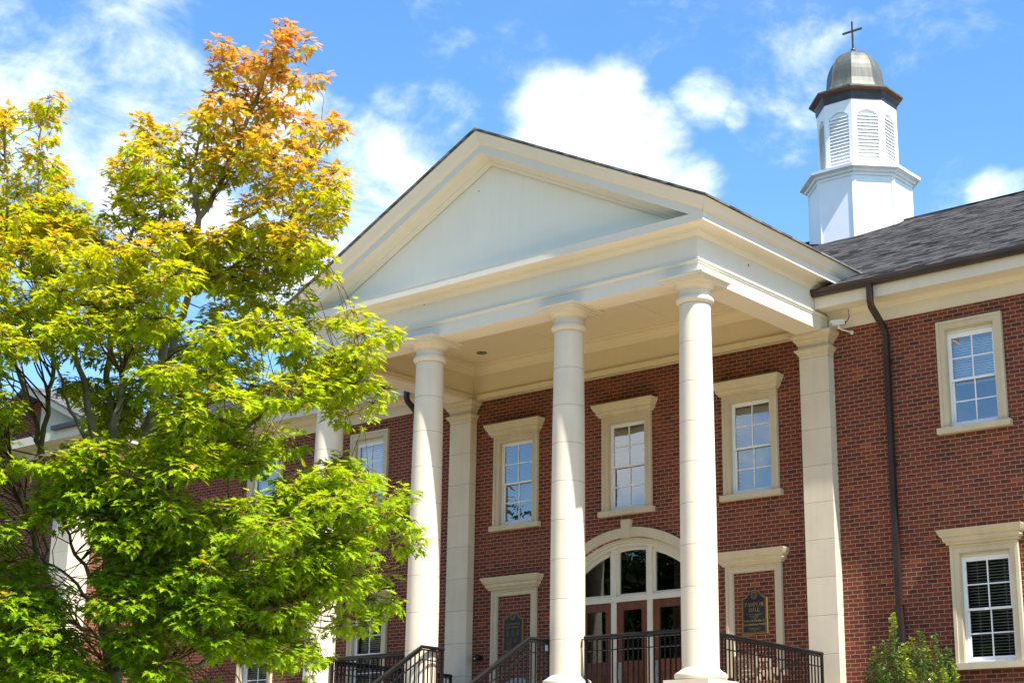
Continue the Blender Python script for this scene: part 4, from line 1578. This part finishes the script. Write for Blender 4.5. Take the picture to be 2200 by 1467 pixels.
# ================================================================== FOLIAGE
def leaf_mesh(name, pos, tip, nrm, size, colours, outline, fold, material, parent, origin):
    """one mesh of many leaves. outline: half outline (u, v) from base to tip, mirrored; fold lifts the halves"""
    pos, tip, nrm = np.asarray(pos, float), np.asarray(tip, float), np.asarray(nrm, float)
    n = len(pos)
    side = np.cross(tip, nrm)
    side /= np.linalg.norm(side, axis=1, keepdims=True) + 1e-9
    nrm = np.cross(side, tip)
    h = len(outline)
    pts = []
    for sgn in (1, -1):
        for (u, v) in outline:
            curl = -.16 * v * v
            lift = fold * abs(u)
            pts.append(pos + size[:, None] * (side * (sgn * u) + tip * v + nrm * (lift + curl)))
    V = np.stack(pts, 1)                   # n, 2h, 3
    V = (V - np.array(origin)).reshape(-1, 3)
    base = np.arange(n)[:, None] * (2 * h)
    f1 = base + np.arange(h)[None, :]
    f2 = base + h + np.arange(h)[::-1][None, :]
    loops = np.concatenate([f1, f2], 1).reshape(-1)
    me = bpy.data.meshes.new(name)
    me.vertices.add(len(V))
    me.vertices.foreach_set('co', V.astype(np.float32).ravel())
    me.loops.add(len(loops))
    me.loops.foreach_set('vertex_index', loops.astype(np.int32))
    me.polygons.add(2 * n)
    me.polygons.foreach_set('loop_start', (np.arange(2 * n) * h).astype(np.int32))
    me.polygons.foreach_set('loop_total', np.full(2 * n, h, np.int32))
    me.update(calc_edges=True)
    ca = me.color_attributes.new('leaf_colour', 'FLOAT_COLOR', 'POINT')
    c4 = np.ones((n, 2 * h, 4), np.float32)
    c4[:, :, :3] = np.asarray(colours)[:, None, :]
    ca.data.foreach_set('color', c4.ravel())
    me.materials.append(MAT[material])
    return link(name, me, parent, origin)


MAPLE = [(0, 0), (.11, -.02), (.31, -.12), (.23, .06), (.52, .15), (.29, .25), (.15, .30), (.50, .55), (.27, .51), (.11, .49), (.22, .70), (.09, .73), (.07, .86), (0, 1.0)]
OVAL = [(0, 0), (.16, .16), (.24, .42), (.20, .70), (.08, .92), (0, 1.0)]


def unit(a):
    return a / (np.linalg.norm(a, axis=-1, keepdims=True) + 1e-9)


def lerp(a, b, t):
    return tuple(x_ + (y_ - x_) * t for x_, y_ in zip(a, b))


PXD = 12.0            # distance of the maples from the photographer
S1 = PXD / FPX        # metres per photo pixel at that distance


def at(px, py, dd=0.0):
    return np.array(CAM + ray(px, py) * (PXD + dd))


SUNV = np.array(SUN)
FWD, RGT, UPV = np.array(_F), np.array(CR), np.array(CU)

# crown lobes read off the photo: x, y, rx, ry (2200-wide picture); the depth of each is drawn at random inside the crown
TOP = [(1800, 170, 45, 45), (1800, 240, 50, 45), (1930, 260, 65, 45), (1740, 300, 65, 45), (1830, 340, 80, 50), (1720, 390, 80, 50), (1410, 275, 60, 35), (1480, 320, 80, 40), (1400, 380, 55, 55),
       (1530, 380, 80, 50), (1400, 460, 55, 45), (1600, 400, 70, 50), (1480, 480, 80, 50), (1640, 470, 70, 60), (1760, 470, 70, 60), (1870, 490, 70, 35), (1990, 480, 80, 38), (1900, 560, 80, 35),
       (1400, 580, 70, 60), (1560, 580, 90, 60), (1700, 590, 80, 60), (1750, 640, 45, 50), (1380, 640, 70, 45), (1480, 680, 90, 50), (1650, 690, 90, 50), (1740, 720, 40, 35), (1280, 740, 70, 40),
       (1360, 800, 100, 50), (1480, 790, 90, 50), (1600, 800, 100, 60), (1850, 740, 50, 40), (1920, 800, 70, 50), (2090, 790, 75, 48), (1860, 850, 60, 40), (1960, 900, 85, 50), (2120, 830, 50, 40),
       (1900, 970, 60, 60), (1700, 850, 70, 60), (1520, 880, 100, 50), (1340, 880, 80, 50), (1640, 930, 80, 50), (1280, 1000, 80, 50), (1440, 1000, 110, 60), (1600, 1000, 90, 50), (1720, 1000, 80, 60),
       (1820, 1060, 80, 50), (1950, 1060, 100, 50), (2090, 1080, 95, 70), (1250, 1120, 80, 60), (1400, 1110, 90, 60), (1560, 1090, 90, 50), (1700, 1140, 80, 50), (2000, 1180, 110, 60), (2120, 1200, 80, 70),
       (1850, 1180, 80, 40), (1250, 1230, 70, 40), (1600, 1290, 110, 50), (1780, 1260, 90, 50), (1950, 1300, 110, 60), (2100, 1350, 90, 65), (890, 775, 45, 30), (960, 830, 80, 45), (1060, 805, 45, 32),
       (1150, 850, 60, 50), (860, 900, 90, 50), (1000, 930, 110, 60), (1130, 950, 60, 80), (780, 1030, 80, 50), (930, 1030, 110, 60), (1080, 1040, 80, 60), (740, 1080, 75, 45), (860, 1130, 110, 60),
       (1010, 1140, 100, 50), (760, 1200, 60, 50), (900, 1240, 130, 70), (1060, 1260, 100, 60), (710, 1330, 50, 50), (850, 1360, 140, 70), (1020, 1370, 130, 70)]
TOP = [(a / 2.934, b / 2.934, c / 2.934, d / 2.934) for a, b, c, d in TOP]
TOPL = [(300, 625, 95, 32), (250, 695, 100, 36), (340, 755, 65, 38), (310, 850, 28, 30), (255, 950, 75, 50), (250, 1010, 95, 42), (330, 1050, 85, 50), (160, 1130, 55, 22), (360, 1140, 100, 50),
        (400, 1200, 66, 40), (40, 720, 85, 50), (20, 800, 80, 60), (35, 930, 60, 60), (45, 1040, 60, 50), (20, 1130, 50, 45), (100, 1240, 90, 50), (30, 1290, 75, 70), (250, 1290, 140, 60), (420, 1300, 110, 60),
        (520, 1330, 75, 50), (130, 1380, 140, 80), (350, 1400, 140, 70), (550, 1420, 75, 50), (-80, 760, 90, 90), (-160, 900, 120, 120), (-120, 1080, 120, 110), (-150, 1280, 140, 120)]
TOPL = [(a / 2.934, b / 2.934, c / 2.934, d / 2.934) for a, b, c, d in TOPL]

OUT = [(-420, 480), (-200, 440), (0, 430), (60, 430), (160, 432), (210, 470), (240, 490), (300, 470), (450, 480), (600, 470), (690, 462), (745, 480), (742, 508), (712, 540), (722, 575), (690, 600), (652, 575), (630, 600),
       (652, 640), (645, 670), (680, 705), (735, 668), (765, 655), (795, 690), (832, 705), (848, 725), (835, 748), (795, 760), (830, 828), (835, 845), (800, 870), (790, 905), (720, 915), (670, 912), (640, 990), (690, 995),
       (740, 990), (790, 1012), (805, 1045), (845, 1055), (878, 1080), (890, 1145), (880, 1172), (855, 1188), (800, 1180), (760, 1200), (765, 1238), (795, 1236), (825, 1240), (828, 1265), (842, 1290), (830, 1320), (795, 1345),
       (735, 1355), (708, 1390), (690, 1430), (690, 1480), (600, 1560), (420, 1640), (100, 1650), (-420, 1600)]
HOLES = [(418, 662, 30, 52), (218, 795, 20, 26), (88, 800, 46, 34), (150, 905, 42, 40), (95, 868, 46, 34), (52, 1080, 40, 80), (125, 1230, 26, 70), (165, 1170, 34, 70), (432, 1050, 50, 22), (577, 1030, 34, 26), (700, 955, 52, 26),
         (694, 1320, 20, 44), (560, 1442, 50, 22), (645, 640, 22, 32), (330, 905, 26, 30), (205, 1240, 12, 60), (170, 1330, 26, 50), (470, 1035, 24, 18), (700, 1440, 20, 30), (235, 1420, 30, 60), (420, 1425, 60, 40), (655, 905, 30, 20), (60, 1160, 36, 30)]


def inside(x, y):
    r = False
    for (x0, y0), (x1, y1) in zip(OUT, OUT[1:] + OUT[:1]):
        if (y0 > y) != (y1 > y) and x < (x1 - x0) * (y - y0) / (y1 - y0) + x0:
            r = not r
    return r


def hole(x, y, g=0):
    return any(((x - a) / (c + g)) ** 2 + ((y - b) / (d + g)) ** 2 < 1 for a, b, c, d in HOLES)


lobes = {0: [], 1: []}      # 0 main maple, 1 maple at the frame's left edge
for i, l in enumerate(TOP):
    lobes[0].append((*l, rnd.uniform(-.35, .35)))
    if l[2] > 22 and l[1] > 200:
        lobes[0].append((l[0] + rnd.uniform(-8, 8), l[1] + rnd.uniform(-6, 10), l[2] * .85, l[3] * .8, rnd.choice((-1, 1)) * rnd.uniform(.35, .8)))
for l in TOPL:
    lobes[1].append((*l, rnd.uniform(-.4, .6)))
    if l[2] > 28:
        lobes[1].append((l[0] + rnd.uniform(-8, 8), l[1] + 6, l[2] * .85, l[3] * .8, rnd.uniform(.3, 1.1)))
cnt = 0
placed = []
while cnt < 900:
    x, y = rnd.uniform(-420, 905), rnd.uniform(430, 1640)
    if not inside(x, y):
        continue
    rx, ry = rnd.uniform(34, 66), rnd.uniform(13, 26)
    # keep the lobe inside the outline and out of the gaps
    if not (inside(x + rx * .8, y) and inside(x - rx * .8, y) and inside(x, y - ry * .7) and inside(x, y + ry * .7)):
        if rnd.random() < .93:
            continue
        rx, ry = rx * .6, ry * .6
    if hole(x, y, 24):
        continue
    edge = 1.0
    for k in range(6):
        if not inside(x + (k + 1) * 60, y):
            edge = (k + 1) / 6
            break
    half = .45 + 1.05 * edge
    dd = rnd.uniform(-half, half * .8)
    # spread evenly
    if any(abs(x - q[0]) < 17 and abs(y - q[1]) < 10 and abs(dd - q[2]) < .3 for q in placed):
        continue
    placed.append((x, y, dd))
    k = 1 if (x < 70 and y < 1000) or x < -40 else 0
    lobes[k].append((x, y, rx, ry, dd))
    cnt += 1
# bright tufts that stick out of the outline
for x, y, rx, ry, dd in [(760, 672, 28, 18, -.2), (655, 655, 20, 14, -.1), (640, 690, 30, 15, 0), (676, 692, 16, 10, -.1), (640, 625, 16, 12, .1), (815, 712, 34, 20, -.1), (842, 722, 16, 12, 0), (822, 838, 24, 10, .1), (760, 800, 40, 24, 0), (800, 868, 18, 14, 0), (730, 985, 40, 12, -.1), (790, 1010, 30, 14, -.1), (850, 1062, 42, 18, -.2),
                        (885, 1120, 22, 22, -.2), (860, 1150, 36, 26, 0), (895, 1165, 10, 14, 0), (775, 1240, 20, 16, 0), (830, 1240, 20, 12, 0), (845, 1292, 18, 10, 0), (800, 1290, 40, 26, .1), (790, 1340, 30, 16, 0), (740, 1345, 30, 16, .1), (690, 1395, 26, 20, .1),
                        (310, 985, 60, 20, -.9), (200, 1010, 60, 24, -.9), (430, 985, 70, 20, -1.0), (540, 975, 50, 18, -.8), (270, 1060, 80, 26, -1.0), (100, 1290, 60, 18, -.9), (60, 1270, 50, 18, -.9), (280, 835, 45, 14, -.8), (75, 640, 60, 22, -.8), (60, 540, 60, 24, -.6),
                        (250, 570, 60, 22, -.7), (262, 870, 50, 22, .5), (250, 930, 60, 20, .8), (210, 905, 40, 20, .9), (290, 820, 50, 20, .3), (230, 760, 50, 20, .2), (300, 900, 40, 18, .9), (370, 860, 60, 22, .3), (420, 910, 60, 24, .2), (400, 800, 50, 22, -.2), (330, 700, 50, 22, -.4), (540, 700, 60, 24, -.5), (480, 760, 60, 22, -.5), (480, 520, 70, 22, -.6), (640, 560, 40, 20, -.2), (700, 585, 20, 16, -.1), (350, 1190, 60, 20, -1.0), (560, 1290, 60, 22, -.9), (640, 1080, 60, 22, -.7), (620, 840, 70, 26, -.8), (690, 820, 50, 22, -.6)]:
    lobes[0].append((x, y, rx, ry, dd))

for k in range(190):
    x, y = rnd.uniform(10, 760), rnd.uniform(965, 1460)
    if inside(x + 45, y) and not hole(x, y, 14):
        edge = min(1, (860 - x) / 420)
        lobes[0].append((x, y, rnd.uniform(34, 60), rnd.uniform(12, 22), -rnd.uniform(.75, 1.0) * (.5 + 1.0 * edge)))
# limbs: pixel paths with depth offsets and the radius at each end (pixels)
LIMBS0 = [[(238, 1800, 0), (238, 1467, 0), (236, 1330, 0), (240, 1200, .02)],
          [(236, 1330, 0), (262, 1180, .1), (296, 1020, .15), (318, 930, .15), (336, 860, .15), (350, 760, .1), (365, 660, .1), (395, 560, .1), (430, 470, .05), (470, 400, 0), (520, 290, 0), (560, 190, 0), (600, 90, 0)],
          [(240, 1200, .02), (222, 1080, -.05), (204, 960, -.1), (190, 880, -.1), (176, 810, -.1), (140, 700, -.15), (110, 600, -.2), (95, 500, -.2)],
          [(240, 1200, .02), (238, 1060, .2), (240, 960, .25), (236, 880, .3), (232, 800, .3), (240, 700, .3), (262, 600, .25), (290, 480, .2), (320, 380, .15)],
          [(262, 1180, .1), (250, 1020, -.2), (246, 930, -.25), (262, 840, -.3), (272, 740, -.35), (300, 640, -.3), (330, 520, -.2), (345, 430, -.1)],
          [(318, 930, .15), (330, 880, .3), (372, 740, .35), (402, 650, .3), (430, 590, .3), (470, 520, .3), (560, 440, .25), (640, 380, .2), (700, 300, .15)],
          [(402, 650, .3), (445, 608, .2), (520, 560, .1), (600, 510, .05), (680, 470, .0)],
          [(240, 1260, 0), (330, 1210, -.2), (430, 1160, -.3), (540, 1130, -.3), (660, 1110, -.2), (780, 1090, -.1), (870, 1090, 0)],
          [(238, 1400, 0), (320, 1340, .2), (430, 1290, .3), (520, 1200, .3), (640, 1150, .3), (740, 1030, .2)],
          [(262, 1180, .1), (340, 1060, .3), (430, 990, .4), (520, 930, .4), (600, 850, .3), (680, 790, .2), (790, 740, .1)],
          [(238, 1440, 0), (360, 1440, .1), (470, 1400, .2), (580, 1330, .2), (690, 1310, .1), (800, 1290, 0)],
          [(240, 1300, 0), (180, 1220, -.5), (140, 1130, -.7), (130, 1020, -.8)],
          [(240, 1380, 0), (160, 1340, -.5), (80, 1300, -.8), (20, 1280, -.9)],
          [(240, 1450, 0), (150, 1425, .3), (60, 1405, .4), (-60, 1380, .4)],
          [(236, 1330, 0), (165, 1255, .4), (90, 1195, .6), (20, 1150, .7)],
          [(240, 1440, 0), (330, 1420, -.5), (430, 1380, -.8), (560, 1340, -.8)],
          [(240, 1200, .02), (300, 1090, -.5), (400, 1030, -.8), (520, 1010, -.7)],
          [(430, 470, .05), (410, 380, .1), (430, 290, .1), (470, 150, .05)],
          [(204, 960, -.1), (150, 880, .1), (120, 780, .1), (60, 700, .1)],
          [(318, 930, .15), (420, 880, .2), (520, 840, .2), (640, 830, .1), (760, 840, 0)]]
RAD0 = [(23, 19), (17, 3), (13, 2.5), (13, 2.5), (11, 2), (13, 2), (6, 1.5), (8, 1.5), (9, 1.5), (9, 1.5), (8, 1.5), (6, 1.5), (6, 1.5), (5, 1.5), (5, 1.5), (5, 1.5), (6, 1.5), (6, 1.5), (5, 1.5), (6, 1.5)]
LIMBS1 = [[(60, 1800, .8), (66, 1467, .8), (70, 1300, .8), (78, 1180, .8), (82, 1080, .8), (88, 980, .8), (70, 900, .7), (40, 800, .6), (10, 640, .4), (15, 420, .2), (10, 260, .1)],
          [(82, 1080, .8), (96, 1180, .75), (118, 1290, .7)],
          [(78, 1180, .8), (46, 1060, .6), (20, 980, .5), (-60, 860, .4), (-120, 700, .4), (-150, 420, .3)],
          [(88, 980, .8), (105, 860, .6), (110, 740, .4), (96, 560, .2), (80, 420, .1), (82, 330, .05), (85, 260, 0)],
          [(66, 1467, .8), (-60, 1300, .5), (-200, 1100, .4), (-320, 900, .3)]]
RAD1 = [(13, 2.5), (5, 4), (8, 1.5), (7, 1.5), (8, 1.5)]


USED = {}


def dist_limb(pts, q):
    """one of the nearest limb nodes that lie below q"""
    sc_ = []
    for i, (P_, r_) in enumerate(pts):
        d = math.sqrt(((P_ - q) ** 2).sum())
        if P_[2] > q[2] - .02:
            d += .9
        sc_.append((d + .05 * USED.get((len(pts), i), 0), i))
    d, i = min(sc_)
    USED[len(pts), i] = USED.get((len(pts), i), 0) + 1
    return pts[i]


def build_tree(label, limbs, rads, lb, colour_fn, name='maple_tree'):
    base = at(*limbs[0][0])
    gzv = gz(base[1])
    base[2] = gzv
    Tr = thing(name, label, 'tree', tuple(base))
    trunk = MB()
    nodes = []
    first = True
    for path, (r0, r1) in zip(limbs, rads):
        P_ = [at(*q) for q in path]
        if first:
            P_[0] = np.array([P_[1][0], P_[1][1], gzv])
        # resample with a little wobble
        pts, rr = [], []
        nseg = 5
        for i in range(len(P_) - 1):
            for k in range(nseg):
                t = k / nseg
                a0 = P_[max(i - 1, 0)]
                a1, a2 = P_[i], P_[i + 1]
                a3 = P_[min(i + 2, len(P_) - 1)]
                c = .5 * ((2 * a1) + (-a0 + a2) * t + (2 * a0 - 5 * a1 + 4 * a2 - a3) * t * t + (-a0 + 3 * a1 - 3 * a2 + a3) * t ** 3)
                wob = 0 if (i == 0 and k == 0) else .012
                pts.append(c + rng.normal(0, wob, 3) * (1 - (i / len(P_)) * .3))
                f = (i + t) / (len(P_) - 1)
                rr.append((r0 + (r1 - r0) * f ** .8) * S1)
        pts.append(P_[-1])
        rr.append(r1 * S1)
        if first:
            rr[0] *= 1.5
        trunk.tube(pts, rr, 12 if r0 > 10 else 8)
        nodes += list(zip(pts, rr))
        first = False
    trunk.build('trunk', 'bark', Tr)
    tw = MB()
    pos, tip, nrm, size, colr = [], [], [], [], []
    for (px, py, rx, ry, dd) in lb:
        c = at(px, py, dd)
        a, b = rx * S1, ry * S1
        q, r = dist_limb(nodes, c)
        # a branch from the limb to the lobe
        mid = (q + c) / 2 + np.array([0, 0, .10 * np.linalg.norm(c - q)]) + rng.normal(0, .03, 3)
        rb = max(.003, min(r * .4, .003 + .0045 * np.linalg.norm(c - q)))
        tw.tube([q, q * .5 + mid * .5 + rng.normal(0, .015, 3), mid, mid * .4 + c * .6 + rng.normal(0, .02, 3), c], [rb, rb * .85, rb * .7, rb * .55, rb * .4], 5, False)
        area = a * b
        ntw = max(6, int(round(area / .00080)))
        dep = (a + b) / 2
        for k in range(ntw):
            v = unit(rng.normal(0, 1, 3))
            s = rng.uniform(.35, 1.0) ** .6
            e = c + RGT * v[0] * a * s + UPV * v[1] * b * s + FWD * v[2] * dep * s
            tw.tube([c, c * .5 + e * .5 + np.array([0, 0, .02]), e], [.0034, .0026, .0018], 4, False)
            out = unit(e - c)
            nl = rng.integers(6, 10)
            th0 = rng.uniform(0, 6.28)
            for j in range(nl):
                th = th0 + j * 2.399
                hdir = np.array([math.cos(th), math.sin(th), 0.0])
                d = unit(hdir * .9 + out * .7 + np.array([0, 0, rng.uniform(-.75, .15)]))
                n_ = unit(np.array([0, 0, .8]) + SUNV * .7 + hdir * .45 + out * .3 + rng.normal(0, .30, 3))
                n_ = n_ - d * np.dot(n_, d)
                sz = rng.uniform(.058, .094) * (1.0 if rng.random() > .1 else .7)
                pet = rng.uniform(.02, .06)
                pos.append(e + d * pet + rng.normal(0, .012, 3) + np.array([0, 0, -.01 * j * .3]))
                tip.append(d)
                nrm.append(unit(n_))
                size.append(sz * .76)
                colr.append(colour_fn(px, py, v, c))
    tw.build('branches', 'twig', Tr)
    leaf_mesh('crown', pos, unit(np.array(tip)), np.array(nrm), np.array(size), np.array(colr), MAPLE, .22, 'maple_leaf', Tr, tuple(base))
    return len(pos)


GREEN, LIME, YEL, ORA, RED = (.26, .41, .008), (.49, .53, .008), (.62, .48, .016), (.68, .36, .07), (.64, .26, .11)


def maple_colour(px, py, v, c):
    # the turning colour belongs to the leaves: highest shoots first, and single outer twigs
    h = (575 - py) / 600
    if py < 480:
        h -= .22 * min(1, max(0, (470 - px) / 60)) if px < 470 else 0
    if px > 540:
        h += .07
    outer = v[1] * .42 + .12 * rng.normal()
    t = h * .95 + outer * (.75 if h > 0 else .3) + rng.normal(0, .16) - .05
    if h > .12 and v[1] < -.05:
        t -= .22 * rng.random()
    if t < 0:
        base = lerp(LIME, GREEN, min(1, max(0, -t * .85 + rng.uniform(-.22, .45) - .25 * max(0, v[1]))))
    elif t < .30:
        base = lerp(LIME, YEL, t / .30)
    elif t < .70:
        base = lerp(YEL, ORA, (t - .30) / .40)
    else:
        base = lerp(ORA, RED, min(1, (t - .70) / .35))
    if rng.random() < .02:
        base = lerp(base, RED, .6)
    k = rng.uniform(.78, 1.15)
    return tuple(max(.004, x_ * k) for x_ in base)


n0 = build_tree('large maple turning orange at its top in front of the left wing', LIMBS0, RAD0, lobes[0], maple_colour)
n1 = build_tree('slender maple at the left edge with dark thin stems behind the larger maple', LIMBS1, RAD1, lobes[1], maple_colour)
print('leaves', n0, n1)

# ---- holly by the downspout
hb = on(1960, 1640, 'y', -.95)
H = thing('holly_shrub', 'upright glossy holly shrub growing against the brick wall by the downspout', 'shrub', (hb.x, -.95, GR))
stem = MB()
pos, tip, nrm, size, colr = [], [], [], [], []
tops = [(1917, 1318, -.95), (1880, 1392, -.9), (1900, 1378, -1.0), (1958, 1373, -.9), (1978, 1358, -1.0), (1962, 1385, -1.05), (2008, 1364, -.9), (2037, 1392, -.85), (2046, 1420, -.95), (2052, 1434, -1.0), (1872, 1420, -1.0), (1864, 1450, -.9),
        (1935, 1395, -.8), (1990, 1395, -.8), (2020, 1408, -1.1), (1925, 1410, -1.15), (1945, 1420, -1.2), (1985, 1420, -1.2), (2028, 1440, -1.15), (1890, 1430, -1.15), (1910, 1450, -1.2), (2005, 1450, -1.2), (1960, 1440, -1.25), (2040, 1465, -1.1), (1875, 1470, -1.1), (1945, 1385, -1.0)]
for i, (px, py, y) in enumerate(tops):
    t_ = np.array(on(px, py, 'y', y))
    b_ = np.array([hb.x + rng.uniform(-.2, .2), -.95 + rng.uniform(-.15, .15), GR + rng.uniform(.0, .5)])
    m_ = b_ * .4 + t_ * .6 + np.array([(t_[0] - b_[0]) * .25, 0, -.15])
    stem.tube([b_, b_ * .6 + m_ * .4, m_, m_ * .4 + t_ * .6, t_], [.012, .010, .008, .005, .003], 6, False)
    yg = rng.random() < .35
    L_ = np.linalg.norm(t_ - m_)
    nn = int(105 + 110 * L_)
    for k in range(nn):
        f = rng.uniform(0, 1) ** .7
        q_ = m_ * (1 - f) + t_ * f
        side_l = rng.uniform(.0, .17) * (1.02 - f)
        th = rng.uniform(0, 6.28)
        hd = np.array([math.cos(th), math.sin(th), 0])
        q_ = q_ + hd * side_l + np.array([0, 0, rng.uniform(-.05, .04)])
        d = unit(hd + np.array([0, 0, rng.uniform(-.1, .9)]))
        n_ = unit(np.array([0, 0, 1]) + rng.normal(0, .5, 3))
        pos.append(q_)
        tip.append(d)
        nrm.append(unit(n_ - d * np.dot(n_, d)))
        size.append(rng.uniform(.045, .072))
        cfg = lerp((.045, .11, .014), (.17, .28, .025), rng.uniform(0, 1) ** 1.7)
        if yg and f > .75:
            cfg = lerp(cfg, (.34, .40, .02), .8)
        colr.append(cfg)
stem.build('stem', 'holly_stem', H)
leaf_mesh('foliage', pos, unit(np.array(tip)), np.array(nrm), np.array(size), np.array(colr), OVAL, .25, 'holly_leaf', H, (hb.x, -.95, GR))

# ---- the wood across the lawn, which the panes and doors mirror
pos, tip, nrm, size, colr = [], [], [], [], []
for k in range(44):
    x = -92 + (k % 22) * 4.8 + (2.4 if k > 21 else 0) + rng.uniform(-1.2, 1.2)
    y = -45 - (6 if k > 21 else 0) + rng.uniform(-3, 3)
    hgt = rng.uniform(15.5, 18.5)
    nl = 6500
    v = unit(rng.normal(0, 1, (nl, 3))) * (rng.uniform(.45, 1, (nl, 1)) ** .5)
    lump = 1 + .16 * np.sin(v[:, :1] * 5 + k) * np.cos(v[:, 2:] * 6 + k * 2) + .12 * np.sin(v[:, 1:2] * 9 + v[:, 2:] * 8 + k)
    pos.append(np.array([x, y, -3.05 + hgt * .53]) + v * lump * np.array([3.4, 3.4, hgt * .47]))
    d = unit(rng.normal(0, 1, (nl, 3)))
    tip.append(d)
    n_ = unit(v + rng.normal(0, .4, (nl, 3)))
    nrm.append(unit(n_ - d * (n_ * d).sum(1, keepdims=True)))
    size.append(rng.uniform(.28, .50, nl))
    t_ = rng.random((nl, 1))
    colr.append(np.array([[.016, .036, .006]]) * (1 - t_) + np.array([[.050, .088, .014]]) * t_)
pos, tip, nrm, size, colr = (np.concatenate(q_) for q_ in (pos, tip, nrm, size, colr))
wd = leaf_mesh('treeline', pos, np.array(tip), np.array(nrm), np.array(size), np.array(colr), OVAL, .2, 'far_leaf', None, (0, 0, 0))
tag(wd, 'distant row of dark green trees mirrored in the door panes', 'trees', kind='stuff')
